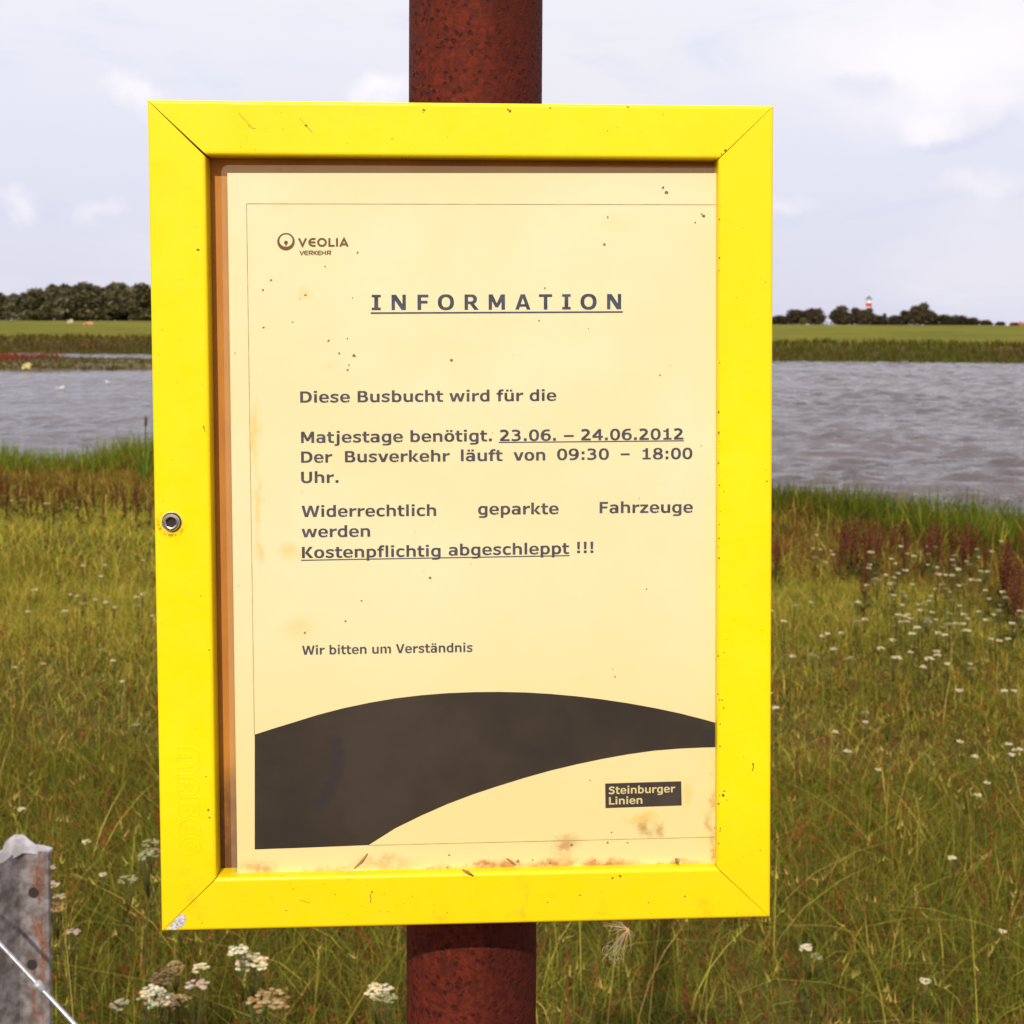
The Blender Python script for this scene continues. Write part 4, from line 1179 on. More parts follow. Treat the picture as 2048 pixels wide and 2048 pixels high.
nt.put(p.inputs['Base Color'], c_); p.inputs['Roughness'].default_value = .35; p.inputs['Specular IOR Level'].default_value = .3
arcink = mt
YI = PD - .00008                  # printing lies on the sheet
YJ = PD - .00016

# bold humanist capitals and small letters, drawn as overlapping strokes on a 1000-unit em
def gR(x0, y0, x1, y1): return [[(x0, y0), (x1, y0), (x1, y1), (x0, y1)]]
def gP(*p): return [list(p)]
def gB(cx, cy, rx, ry, ix, iy, jx, jy, a0=0, a1=360, ex=2.3):
    """band between an outer and an inner super-ellipse"""
    n = max(6, int(abs(a1 - a0) / 11)); out = []
    def pt(x, y, u, v, a):
        c_, s_ = math.cos(math.radians(a)), math.sin(math.radians(a))
        return (x + u * math.copysign(abs(c_) ** (2 / ex), c_), y + v * math.copysign(abs(s_) ** (2 / ex), s_))
    A_ = [a0 + (a1 - a0) * k / n for k in range(n + 1)]
    o = [pt(cx, cy, rx, ry, a) for a in A_]; i_ = [pt(ix, iy, jx, jy, a) for a in A_]
    for k in range(n): out.append([o[k], o[k + 1], i_[k + 1], i_[k]])
    return out
def gS(pts, wd):
    """smooth stroke through points"""
    P = [np.array(p, float) for p in pts]; Q = []
    for i in range(len(P) - 1):
        p0 = P[max(i - 1, 0)]; p1 = P[i]; p2 = P[i + 1]; p3 = P[min(i + 2, len(P) - 1)]
        for t in np.linspace(0, 1, 6)[:-1]:
            Q.append(.5 * (2 * p1 + (p2 - p0) * t + (2 * p0 - 5 * p1 + 4 * p2 - p3) * t * t + (3 * p1 - p0 - 3 * p2 + p3) * t ** 3))
    Q.append(P[-1]); L = []; R_ = []
    for i in range(len(Q)):
        d = Q[min(i + 1, len(Q) - 1)] - Q[max(i - 1, 0)]; d = d / (np.linalg.norm(d) + 1e-9); n_ = np.array([-d[1], d[0]])
        k = wd / 2 * (1 + .16 * abs(d[1]))
        L.append(tuple(Q[i] + n_ * k)); R_.append(tuple(Q[i] - n_ * k))
    return [[L[i], L[i + 1], R_[i + 1], R_[i]] for i in range(len(Q) - 1)]
def gT(polys, f): return [[f(*p) for p in q] for q in polys]
UML = lambda w_: gR(w_ / 2 - 190, 622, w_ / 2 - 42, 752) + gR(w_ / 2 + 42, 622, w_ / 2 + 190, 752)
g_n = gR(73, 0, 238, 548) + gR(475, 0, 640, 335) + gB(400, 330, 240, 232, 345, 330, 130, 104, 0, 140)
g_u = gT(g_n, lambda x, y: (712 - x, 548 - y))
g_d = gR(461, 0, 626, 760) + gB(335, 274, 288, 288, 345, 274, 134, 168)
g_b = gT(g_d, lambda x, y: (699 - x, y))
g_a = gR(430, 0, 592, 375) + gB(345, 352, 247, 210, 318, 352, 114, 92, 0, 118) + gP((88, 408), (88, 530), (240, 560), (275, 440)) + gB(272, 166, 232, 180, 296, 166, 102, 78) + gR(270, 246, 440, 346)
g_o = gB(343, 274, 302, 288, 343, 274, 130, 172)
g_arch = lambda c: gB(c - 8, 330, 181 + 9, 232, c - 62, 330, 78, 104, 0, 140)
g_6 = gB(372, 238, 300, 250, 378, 232, 132, 132) + gB(438, 300, 393, 437, 440, 300, 222, 312, 92, 186) + gR(425, 612, 605, 735)
CM = [(20, 727), (195, 727), (320, 220), (475, 727), (653, 727), (808, 220), (935, 727), (1108, 727), (915, 0), (718, 0), (564, 490), (410, 0), (213, 0)]
GL = {
 'n': (712, g_n), 'u': (712, g_u), 'ü': (712, g_u + UML(712)), 'd': (699, g_d), 'b': (699, g_b), 'a': (668, g_a), 'ä': (668, g_a + UML(668)), 'o': (686, g_o), 'ö': (686, g_o + UML(686)),
 'h': (712, g_n + gR(73, 500, 238, 760)),
 'm': (1058, gR(73, 0, 238, 548) + gR(447, 0, 611, 335) + gR(820, 0, 985, 335) + g_arch(430) + g_arch(803)),
 'r': (497, gR(73, 0, 238, 548) + gB(470, 290, 275, 262, 470, 280, 235, 128, 88, 165) + gR(470, 404, 496, 552)),
 'c': (588, gB(335, 274, 292, 288, 352, 274, 144, 166, 62, 298) + gR(455, 410, 545, 530) + gR(455, 18, 545, 138)),
 'e': (664, gB(335, 274, 294, 288, 335, 278, 136, 182, 0, 300) + gR(180, 228, 627, 325) + gR(480, 20, 590, 145)),
 'p': (699, gT(g_b, lambda x, y: (x, 548 - y)) ),
 'g': (699, gR(461, -60, 626, 548) + gB(335, 274, 288, 288, 345, 274, 134, 168) + gB(330, -45, 296, 165, 318, -40, 144, 55, 270, 360) + gR(110, -206, 335, -94)),
 's': (593, gS([(525, 440), (430, 490), (300, 503), (170, 470), (125, 400), (190, 325), (310, 285), (430, 235), (468, 150), (410, 75), (290, 47), (170, 60), (52, 118)], 118)),
 'z': (597, gR(48, 425, 545, 548) + gR(40, 0, 560, 123) + gP((45, 110), (340, 440), (545, 440), (248, 110))),
 'k': (671, gR(73, 0, 238, 760) + gP((238, 235), (448, 548), (640, 548), (400, 275), (674, 0), (462, 0), (238, 240))),
 'v': (650, gP((8, 548), (183, 548), (325, 190), (467, 548), (642, 548), (430, 0), (220, 0))),
 'w': (980, gP((20, 548), (190, 548), (285, 190), (405, 548), (575, 548), (695, 190), (790, 548), (960, 548), (795, 0), (612, 0), (490, 360), (368, 0), (185, 0))),
 'f': (422, gR(110, 0, 275, 565) + gR(15, 430, 400, 548) + gB(315, 545, 205, 224, 345, 545, 70, 100, 85, 180) + gR(325, 642, 440, 768)),
 't': (456, gR(90, 170, 255, 700) + gR(10, 430, 440, 548) + gB(290, 185, 200, 197, 330, 185, 75, 72, 180, 275) + gR(310, -10, 440, 110)),
 'i': (342, gR(88, 0, 253, 548) + gR(80, 622, 262, 760)), 'l': (342, gR(88, 0, 253, 760)),
 'j': (403, gR(147, -45, 312, 548) + gR(140, 622, 322, 760) + gB(120, -40, 192, 166, 100, -40, 47, 50, 270, 360) + gR(5, -206, 122, -90)),
 'D': (830, gR(83, 0, 255, 727) + gR(83, 595, 385, 727) + gR(83, 0, 385, 132) + gB(375, 363.5, 405, 363.5, 372, 363.5, 225, 232, -90, 90)),
 'B': (762, gR(83, 0, 255, 727) + gR(83, 607, 425, 727) + gR(83, 330, 430, 440) + gR(83, 0, 435, 120) + gB(415, 545, 250, 182, 395, 523, 90, 84, -90, 90) + gB(430, 210, 285, 210, 420, 225, 118, 105, -90, 90)),
 'M': (948, gR(83, 0, 243, 727) + gR(695, 0, 865, 727) + gP((83, 727), (275, 727), (474, 305), (673, 727), (865, 727), (865, 690), (540, 110), (408, 110), (83, 690))),
 'U': (812, gR(80, 250, 252, 727) + gR(560, 250, 732, 727) + gB(406, 262, 326, 277, 406, 262, 154, 140, 180, 360)),
 'W': (1128, gP(*CM)), 'V': (764, gP((10, 727), (195, 727), (385, 190), (570, 727), (754, 727), (490, 0), (275, 0))),
 'F': (650, gR(83, 0, 255, 727) + gR(83, 595, 600, 727) + gR(83, 305, 560, 437)),
 'K': (771, gR(83, 0, 255, 727) + gP((255, 320), (520, 727), (735, 727), (455, 375), (770, 0), (545, 0), (255, 345))),
 'N': (846, gR(83, 0, 243, 727) + gR(603, 0, 763, 727) + gP((83, 727), (300, 727), (763, 40), (763, 0), (560, 0), (83, 690))),
 'O': (850, gB(425, 363.5, 380, 378, 425, 363.5, 200, 242)),
 'R': (782, gR(83, 0, 255, 727) + gR(83, 607, 430, 727) + gR(83, 275, 430, 395) + gB(420, 501, 275, 226, 395, 501, 118, 106, -90, 90) + gP((320, 310), (565, 0), (790, 0), (505, 330))),
 'A': (776, gP((10, 0), (280, 727), (496, 727), (766, 0), (585, 0), (388, 560), (188, 0)) + gR(215, 140, 560, 262)),
 'T': (682, gR(255, 0, 428, 660) + gR(22, 595, 660, 727)), 'L': (637, gR(83, 0, 255, 727) + gR(83, 0, 620, 132)),
 'S': (710, gS([(610, 590), (490, 645), (350, 668), (205, 630), (145, 535), (205, 445), (350, 395), (500, 335), (565, 215), (505, 105), (350, 57), (200, 72), (60, 135)], 142)),
 '0': (711, gB(355, 363.5, 308, 378, 355, 363.5, 142, 252)),
 '1': (711, gR(290, 0, 455, 727) + gR(115, 0, 625, 118) + gR(115, 505, 300, 612)),
 '2': (711, gS([(85, 615), (200, 660), (330, 668), (450, 625), (505, 530), (475, 425), (370, 310), (220, 170), (110, 70)], 150) + gR(65, 0, 650, 130)),
 '3': (711, gS([(85, 635), (220, 668), (340, 670), (465, 632), (510, 545), (460, 445), (360, 400), (235, 388)], 132) + gS([(235, 388), (385, 378), (500, 320), (542, 210), (490, 115), (350, 60), (200, 58), (60, 95)], 132)),
 '4': (711, gR(410, 0, 570, 727) + gR(30, 165, 685, 287) + gP((30, 240), (30, 295), (412, 727), (480, 727), (480, 560), (215, 270), (150, 240))),
 '6': (711, g_6), '9': (711, gT(g_6, lambda x, y: (711 - x, 727 - y))),
 '8': (711, gB(355, 538, 278, 200, 355, 545, 112, 92) + gB(355, 203, 314, 214, 355, 196, 140, 104)),
 '.': (361, gR(92, 0, 270, 180)), ':': (402, gR(112, 0, 290, 180) + gR(112, 368, 290, 548)), '–': (711, gR(55, 235, 656, 360)),
 '!': (402, gP((112, 727), (290, 727), (268, 245), (134, 245)) + gR(112, 0, 290, 168)), ' ': (342, []),
}
CAPH, BASE = 727.0, 0.0
def glyph_mesh(txt):
    """strokes of a word as vertices (x, y, layer) and faces; each stroke has a layer of its own"""
    vs = []; fs = []; pen = 0; lay = 0
    for ch in txt:
        adv, polys = GL[ch]
        for q in polys:
            o = len(vs); vs += [(pen + x, y, lay % 40) for x, y in q]; fs.append(tuple(range(o, o + len(q)))); lay += 1
        pen += adv
    return np.array(vs, float), fs
def lettering(A, txt, x0p, y0p, x1p, y1p, capp, yv=YI):
    """text whose ink runs from pixel (x0,y0) to (x1,y1) along its baseline with capitals capp pixels tall"""
    vs, fs = glyph_mesh(txt)
    a = np.array(loc(x0p, y0p, PD)); b = np.array(loc(x1p, y1p, PD))
    e = b - a; L = np.linalg.norm(e); e /= L; n_ = np.array([-e[1], e[0]])
    top = np.array(loc(x0p, y0p - capp, PD)); cap = np.linalg.norm(top - a)
    u = (vs[:, 0] - vs[:, 0].min()) / (vs[:, 0].max() - vs[:, 0].min()) * L
    v = (vs[:, 1] - BASE) / CAPH * cap
    q = a + u[:, None] * e + v[:, None] * n_
    A.add([(x_, yv - 8e-7 * k_, z_) for (x_, z_), k_ in zip(q, vs[:, 2])], fs)
def rule(A, x0p, y0p, x1p, y1p, thp, yv=YI):
    q = [loc(x0p, y0p - thp / 2, PD), loc(x1p, y1p - thp / 2, PD), loc(x1p, y1p + thp / 2, PD), loc(x0p, y0p + thp / 2, PD)]
    A.add([(x_, yv, z_) for x_, z_ in q], [(0, 3, 2, 1)])
def z3(x_, y_): return 580 + .4451 * x_, 740 + .4451 * y_
def line(words, rules=(), cap=51.0):
    A = Acc()
    for txt, xa, ya, xb, yb in words:
        lettering(A, txt, *z3(xa, ya), *z3(xb, yb), cap * .4451)
    for xa, ya, xb, yb, th in rules: rule(A, *z3(xa, ya), *z3(xb, yb), th * .4451)
    link('text_line', A.mesh('text_line'), notice, ink)
# heading, letter by letter
A = Acc()
for ch, xa, xb in (('I', 140, 198), ('N', 268, 360), ('F', 435, 505), ('O', 566, 670), ('R', 738, 830), ('M', 893, 998), ('A', 1064, 1162), ('T', 1217, 1302), ('I', 1366, 1421), ('O', 1484, 1588), ('N', 1655, 1746)):
    yb_ = 323 - (xa - 140) / 1606 * 5.5
    X0, Y0 = 700 + .3106 * xa, 520 + .3106 * yb_; X1 = 700 + .3106 * xb
    cp_ = 99 * .3106
    if ch == 'I':       # slab-ended capital
        st = (X1 - X0) * .44; mx_ = (X0 + X1) / 2
        for (a0, b0, a1, b1) in ((X0, Y0 - cp_, X1, Y0 - cp_ * .83), (mx_ - st / 2, Y0 - cp_ * .83, mx_ + st / 2, Y0 - cp_ * .17), (X0, Y0 - cp_ * .17, X1, Y0)):
            q = [loc(a0, b0, PD), loc(a1, b0, PD), loc(a1, b1, PD), loc(a0, b1, PD)]
            A.add([(x_, YI, z_) for x_, z_ in q], [(0, 3, 2, 1)])
    else:
        lettering(A, ch, X0, Y0, X1, Y0 - .0034 * (X1 - X0), cp_)
rule(A, 700 + .3106 * 133, 520 + .3106 * 342, 700 + .3106 * 1757, 520 + .3106 * 334.5, 3.3)
link('heading', A.mesh('heading'), notice, inkh)
line([('Diese Busbucht wird für die', 46, 147, 1197, 138.5)])
line([('Matjestage benötigt.', 50, 328, 907, 320), ('23.06. – 24.06.2012', 943, 320, 1768, 312.5)], [(938, 325.5, 1770, 318, 5)])
line([('Der', 50, 417, 190, 416), ('Busverkehr', 247, 415, 718, 411), ('läuft', 768, 410, 955, 408.5), ('von', 1004, 407.5, 1147, 406.5), ('09:30', 1200, 405, 1433, 403), ('18:00', 1584, 402, 1808, 400)], [(1486, 379, 1526, 378.6, 9)])
line([('Uhr.', 50, 508, 218, 507)])
line([('Widerrechtlich', 52, 661, 657, 655.5), ('geparkte', 845, 650, 1207, 647.5), ('Fahrzeuge', 1391, 643.5, 1810, 641)])
line([('werden', 52, 752, 360, 749)])
line([('Kostenpflichtig', 54, 845.5, 677, 837.5), ('abgeschleppt', 713, 834, 1254, 826), ('!!!', 1290, 823, 1363, 822)], [(50, 855, 1256, 834, 5)])
A = Acc(); lettering(A, 'Wir bitten um Verständnis', 570 * 1.06, 1235.5 * 1.06, 892 * 1.06, 1230 * 1.06, 17.2 * 1.06)
link('text_line', A.mesh('text_line'), notice, ink)
# swept dark arc
def z6(a, b): return loc(480 + .5176 * a, 1350 + .5176 * b, PD)
up = [(57, 230), (128, 207), (200, 185), (300, 154), (400, 128), (500, 107), (600, 90), (700, 78), (800, 70), (900, 66), (1000, 65), (1100, 67), (1200, 73), (1300, 82), (1400, 94), (1500, 109), (1600, 127), (1700, 148), (1790, 171), (1900, 202)]
lo = [(57, 674), (128, 671), (200, 669), (300, 665), (400, 661), (497, 657), (600, 592), (700, 543), (800, 499), (900, 461), (1000, 428), (1100, 397), (1200, 369), (1300, 345), (1400, 324), (1500, 306), (1600, 292), (1700, 284), (1790, 280), (1900, 278)]
A = Acc(); q = [z6(*a) for a in up] + [z6(*a) for a in lo]; n = len(up)
A.add([(x_, YI, z_) for x_, z_ in q], [(i, n + i, n + i + 1, i + 1) for i in range(n - 1)])
link('printed_arc', A.mesh('printed_arc'), notice, arcink)
# hairline border
A = Acc()
rule(A, 493, 407.5, 1450, 409.5, 1.3)
pA, pB = loc(493, 407, PD), loc(508.8, 1470, PD)
ribbon(A, [pA, pB], .00026, YI)
rule(A, 737, 1690.6, 1450, 1673.5, 1.3)
link('hairline_border', A.mesh('hairline_border'), notice, inkb)
# operator's label
def z7(a, b): return 1180 + .1346 * a, 1540 + .1346 * b
A = Acc(); q = [loc(*z7(*a), PD) for a in ((225, 200), (1355, 166), (1362, 527), (230, 566))]
A.add([(x_, YI, z_) for x_, z_ in q], [(0, 3, 2, 1)])
lab_ = link('printed_label', A.mesh('printed_label'), notice, simple('label_ink', (0.052, 0.040, 0.034), .5, spec=.25, var=.15, scale=100))
A = Acc(); lettering(A, 'Steinburger', *z7(275, 358), *z7(1265, 328), 112 * .1346, YJ)
lettering(A, 'Linien', *z7(282, 513), *z7(778, 498), 110 * .1346, YJ)
link('label_text', A.mesh('label_text'), lab_, paint)
# ring emblem and word mark
def z1_(a, b): return loc(540 + .1139 * a, 440 + .1139 * b, PD)
A = Acc(); n = 48; q = []
for k in range(n):
    t = 2 * math.pi * k / n
    q.append(z1_(281 + 154 * math.cos(t), 381 + 154 * math.sin(t)))
for k in range(n):
    t = 2 * math.pi * k / n
    q.append(z1_(281 + 115 * math.cos(t), 361 + 108 * math.sin(t)))
A.add([(x_, YI, z_) for x_, z_ in q], [(k, (k + 1) % n, n + (k + 1) % n, n + k) for k in range(n)])
dr = [(281 + 34 * math.cos(math.radians(a)), 397 - 34 * math.sin(math.radians(a))) for a in range(-25, 206, 15)] + [(270, 440), (281, 472), (292, 440)]
q = [z1_(*a) for a in dr]
A.add([(x_, YI, z_) for x_, z_ in q], [tuple(range(len(q)))])
link('emblem', A.mesh('emblem'), notice, inkl)
def strokes(A, segs, wpx):
    for sg in segs:
        pts = [z1_(*a) for a in sg]
        cl_ = len(sg) > 3 and sg[0] == sg[-1]
        ribbon(A, pts[:-1] if cl_ else pts, wpx * .1139 * .000215, YI - .00001 * random.random(), cl_)
def el(cx, cy, rx, ry, a0, a1, n=14): return [(cx + rx * math.cos(math.radians(a)), cy - ry * math.sin(math.radians(a))) for a in np.linspace(a0, a1, n)]
A = Acc()
O_ = el(913, 393, 68, 62, 0, 360, 25); O_[-1] = O_[0]
strokes(A, [[(508, 320), (571, 455), (634, 320)], [(800, 333), (760, 332)] + el(756, 393, 66, 61, 90, 270) + [(800, 454)], [(700, 393), (797, 393)], O_, [(1043, 318), (1043, 468)], [(1030, 453), (1135, 453)], [(1177, 318), (1177, 468)], [(1232, 468), (1300, 330), (1366, 468)], [(1262, 428), (1336, 428)]], 36)
def small(ch, x0, x1):
    w_ = x1 - x0; t, b, mm = 545, 611, 577
    if ch == 'V': return [[(x0 + 4, t - 5), (x0 + w_ / 2, b), (x1 - 4, t - 5)]]
    if ch == 'E': return [[(x1, t)] + el(x0 + 34, 578, 30, 33, 90, 270, 10) + [(x1, b)], [(x0 + 6, mm), (x1 - 3, mm)]]
    if ch == 'R': return [[(x0 + 8, b + 5), (x0 + 8, t), (x1 - 20, t)] + el(x1 - 20, 563, 16, 18, 90, -90, 8) + [(x0 + 10, 581)], [(x0 + w_ * .5, 581), (x1 - 4, b + 5)]]
    if ch == 'K': return [[(x0 + 8, t - 5), (x0 + 8, b + 5)], [(x1 - 5, t - 5), (x0 + 12, mm)], [(x0 + 20, mm), (x1 - 3, b + 5)]]
    if ch == 'H': return [[(x0 + 8, t - 5), (x0 + 8, b + 5)], [(x1 - 8, t - 5), (x1 - 8, b + 5)], [(x0 + 10, mm), (x1 - 10, mm)]]
for ch, a, b in (('V', 518, 597), ('E', 600, 668), ('R', 680, 752), ('K', 766, 832), ('E', 834, 898), ('H', 908, 982), ('R', 1000, 1072)):
    strokes(A, small(ch, a, b), 18)
link('word_mark', A.mesh('word_mark'), notice, inkl)
# fly specks and bits of dirt stuck to the sheet
A = Acc(); g_ = random.Random(5)
SPK = [(542, 560, 5), (526, 580, 5), (611, 590, 6), (600, 597, 3), (705, 596, 4), (657, 681, 7), (695, 677, 4), (678, 706, 5), (708, 711, 8), (698, 730, 4), (695, 740, 6), (527, 655, 5), (585, 644, 4), (903, 720, 7), (715, 505, 5), (650, 533, 4), (1090, 576, 5), (1078, 641, 4), (1177, 657, 4), (1333, 385, 9), (1326, 375, 6), (1407, 432, 8), (1403, 428, 5), (1390, 445, 4), (1209, 489, 7), (1215, 434, 5), (985, 866, 3), (1402, 892, 3), (1278, 997, 3), (860, 1155, 6), (723, 1201, 5), (691, 1242, 6), (610, 1265, 6), (1293, 1178, 4), (1225, 1338, 3), (1230, 1353, 4), (1255, 1685, 4), (1223, 1664, 4), (1430, 1655, 7), (898, 1710, 6), (1065, 1720, 5), (1143, 1690, 6), (1215, 1685, 5), (1100, 1726, 6), (1036, 1722, 8), (470, 706, 3), (1320, 750, 4), (1340, 730, 3), (1180, 1560, 3), (1190, 1720, 5), (895, 1735, 5)]
for px, py, r_ in SPK:
    k_ = g_.randint(7, 10); q = []
    el_ = g_.uniform(.5, 1.0); ro = g_.uniform(0, 3.14)
    for k in range(k_):
        t = 2 * math.pi * k / k_; rad = r_ * .5 * g_.uniform(.55, 1.2)
        a, b = rad * math.cos(t), rad * el_ * math.sin(t)
        q.append(loc(px + a * math.cos(ro) - b * math.sin(ro), py + a * math.sin(ro) + b * math.cos(ro), PD))
    A.add([(x_, YJ - .00004, z_) for x_, z_ in q], [tuple(range(k_))[::-1]])
tag(link('dirt_specks', A.mesh('dirt_specks'), notice, simple('dirt', (0.30, 0.14, 0.03), .9, var=.5, scale=300)), kind='stuff')

# dry grass bits caught on the lower edge
drym = simple('dry_grass', (0.32, 0.17, 0.06), .8, var=.3, scale=300)
def bit(pxs, r_, dep, lab):
    A = Acc(); pts = []
    for px, py in pxs:
        x_, z_ = loc(px, py, dep); pts.append((x_, dep, z_))
    A.tube(pts, [r_ * .4] + [r_] * (len(pts) - 2) + [r_ * .3], 6)
    o = link('grass_bit', A.mesh('grass_bit', True), None, drym); o.matrix_world = FMAT
    tag(o, lab, 'grass bit', 'bits of dry grass caught on the bottom bar')
bit([(480 + .5176 * 492, 1350 + .5176 * 690), (480 + .5176 * 470, 1350 + .5176 * 720), (480 + .5176 * 440, 1350 + .5176 * 748)], .00055, PD - .0007, 'slanting dry grass bit left of the middle, standing against the notice')
bit([(480 + .5176 * 858, 1350 + .5176 * 752), (480 + .5176 * 880, 1350 + .5176 * 762), (480 + .5176 * 902, 1350 + .5176 * 776)], .0007, -.0008, 'dry grass bit lying over the bottom bar near its middle')
bit([(480 + .5176 * 1030, 1350 + .5176 * 708), (480 + .5176 * 1048, 1350 + .5176 * 722), (480 + .5176 * 1066, 1350 + .5176 * 734)], .0005, PD - .0007, 'small dark grass bit on the stained strip right of the middle')
bit([(480 + .5176 * 1684, 1350 + .5176 * 708), (480 + .5176 * 1689, 1350 + .5176 * 722), (480 + .5176 * 1694, 1350 + .5176 * 735)], .0008, PD - .001, 'dark grass bit near the lower right corner of the notice')

# thistle down hanging from the bottom bar
A = Acc(); g_ = random.Random(3)
hx, hz_ = loc(1256, 1858, .001)
H0 = Vector((hx, .001, hz_))
def fil(dx, dz, dy, sag, r_=.00008):
    e = H0 + Vector((dx, dy, dz)); mid_ = H0.lerp(e, .5) + Vector((g_.uniform(-.0008, .0008), g_.uniform(-.001, .001), sag))
    A.tube([tuple(H0), tuple(mid_), tuple(e)], [r_ * 1.4, r_, r_ * .5], 4)
    return e
for i in range(30):
    fil(g_.uniform(-.0105, -.002), g_.uniform(-.0145, -.004), g_.uniform(-.004, .004), g_.uniform(-.001, .001), .000045)
for i in range(12):
    fil(g_.uniform(-.012, -.006), g_.uniform(-.002, .004), g_.uniform(-.003, .003), .0006)
for i in range(8):
    fil(g_.uniform(.0005, .004), g_.uniform(-.011, .002), g_.uniform(-.003, .003), .0005)
for k in range(14):
    c_ = H0 + Vector((g_.uniform(-.010, -.003), g_.uniform(-.003, .003), g_.uniform(-.0145, -.0085)))
    A.tube([tuple(c_ + Vector((.0022 * math.cos(t), .001 * math.sin(t * 1.3), .0018 * math.sin(t)))) for t in np.linspace(0, 4 + g_.random(), 9)], .00005, 4)
td = empty('thistle_down'); td.matrix_world = FMAT
tag(td, 'tuft of pale thistle down caught under the bottom bar right of the pole', 'thistle down')
link('hairs', A.mesh('hairs'), td, simple('seed_hair', (0.46, 0.36, 0.20), .7))
A = Acc(); A.tube([tuple(H0 + Vector((.0004, 0, .0006))), tuple(H0 + Vector((0, 0, -.0002))), tuple(H0 + Vector((-.0012, 0, -.0030)))], [.0004, .0009, .0003], 8)
link('seed', A.mesh('seed', True), td, simple('seed_husk', (0.55, 0.28, 0.08), .6))

# ------------------------------------------------------------------ rusty pole and the clamps that hold the case
mt, nt, p, out = mat('rusty_steel')
oc = nt.node('ShaderNodeTexCoord').outputs['Object']
sepx = nt.node('ShaderNodeSeparateXYZ'); nt.put(sepx.inputs[0], oc)
v1 = nt.noise(oc, 270, 6, .66, .6); v2 = nt.noise(oc, 60, 4, .6)
vo = nt.node('ShaderNodeTexVoronoi', feature='F1'); vo.inputs['Scale'].default_value = 250
nt.put(vo.inputs['Vector'], nt.vmath('ADD', oc, nt.vmath('MULTIPLY', nt.noise(oc, 160, 3, .6, out=1), (.006, .006, .006))))
pit = nt.ramp(vo.outputs['Distance'], .20, .42, 1, 0)
pit = nt.math('MULTIPLY', pit, nt.ramp(v2, .36, .52))
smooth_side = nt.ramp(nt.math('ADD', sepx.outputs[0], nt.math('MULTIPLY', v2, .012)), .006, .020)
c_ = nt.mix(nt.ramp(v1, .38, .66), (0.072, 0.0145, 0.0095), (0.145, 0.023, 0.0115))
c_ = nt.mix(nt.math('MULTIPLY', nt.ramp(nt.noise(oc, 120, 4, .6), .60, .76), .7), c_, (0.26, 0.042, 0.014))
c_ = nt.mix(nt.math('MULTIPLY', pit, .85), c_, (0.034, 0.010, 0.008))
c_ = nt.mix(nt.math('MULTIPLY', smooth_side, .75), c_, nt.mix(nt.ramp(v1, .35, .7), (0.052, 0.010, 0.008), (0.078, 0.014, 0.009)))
nt.put(p.inputs['Base Color'], c_)
nt.put(p.inputs['Roughness'], nt.ramp(v1, .3, .7, .55, .85))
p.inputs['Specular IOR Level'].default_value = .08
bp = nt.node('ShaderNodeBump'); bp.inputs['Strength'].default_value = .55; bp.inputs['Distance'].default_value = .0012
nt.put(bp.inputs['Height'], nt.math('SUBTRACT', nt.math('MULTIPLY', v1, 1.2), nt.math('MULTIPLY', pit, .7)))
nt.l.new(bp.outputs[0], p.inputs['Normal'])
rust = mt
YP = .553 + .047 + .031
def axis_at(xl, xr, py): return on_y((xl + xr) / 2, py, YP)
at_, ab_ = axis_at(774 * 1.06, 1022 * 1.06, 0), axis_at(768 * 1.06, 1010 * 1.06, 2048)
RP = .5 * (1022 - 774) * 1.06 / F * YP * 1.004 / 1.0
dirp = Vector(at_ - ab_); dirp.normalize()
foot = Vector(ab_) - dirp * (ab_[2] / dirp.z)
A = Acc(); n = 72; vs = []; fs = []
zsteps = [-.35] + list(np.linspace(0, 2.55, 40))
for z_ in zsteps:
    for k in range(n):
        t = 2 * math.pi * k / n
        vs.append((RP * math.cos(t), RP * math.sin(t), z_))
for i in range(len(zsteps) - 1):
    for k in range(n): fs.append((i * n + k, i * n + (k + 1) % n, (i + 1) * n + (k + 1) % n, (i + 1) * n + k))
fs.append(tuple((len(zsteps) - 1) * n + k for k in range(n)))
A.add(vs, fs)
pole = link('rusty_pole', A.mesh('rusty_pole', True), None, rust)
pole.rotation_euler = Vector((0, 0, 1)).rotation_difference(dirp).to_euler()
pole.location = foot
tag(pole, 'round rust red steel pole carrying the yellow notice case', 'pole')
# two pipe clamps behind the case, between the back plate and the pole (parts of the case)
zinc = simple('zinc_clamp', (0.45, 0.45, 0.46), .45, .8, var=.2, scale=80)
pm = case.matrix_world.inverted() @ Matrix.Translation(foot)
for zc in (.11, -.10):
    A = Acc()
    # pole centre in case coordinates at that height
    wz = (case.matrix_world @ Vector((0, 0, zc))).z
    wc_ = foot + dirp * ((wz - foot.z) / dirp.z)
    lc = case.matrix_world.inverted() @ wc_
    ptsC = [(lc.x + (RP + .0015) * math.cos(t), lc.y + (RP + .0015) * math.sin(t)) for t in np.linspace(0, 2 * math.pi, 49)[:-1]]
    vs = []; m_ = len(ptsC)
    for (r2, z_) in ((RP + .0004, -.012), (RP + .0026, -.012), (RP + .0026, .012), (RP + .0004, .012)):
        for t in np.linspace(0, 2 * math.pi, 49)[:-1]: vs.append((lc.x + r2 * math.cos(t), lc.y + r2 * math.sin(t), zc + z_))
    fs = []
    for j in range(4):
        for k in range(m_): fs.append((j * m_ + k, j * m_ + (k + 1) % m_, ((j + 1) % 4) * m_ + (k + 1) % m_, ((j + 1) % 4) * m_ + k))
    A.add(vs, fs)
    A.add(*boxm(lc.x - .018, lc.x + .018, .0354, lc.y - RP - .0005, zc - .0118, zc + .0118))
    link('pipe_clamp', A.mesh('pipe_clamp'), case, zinc)

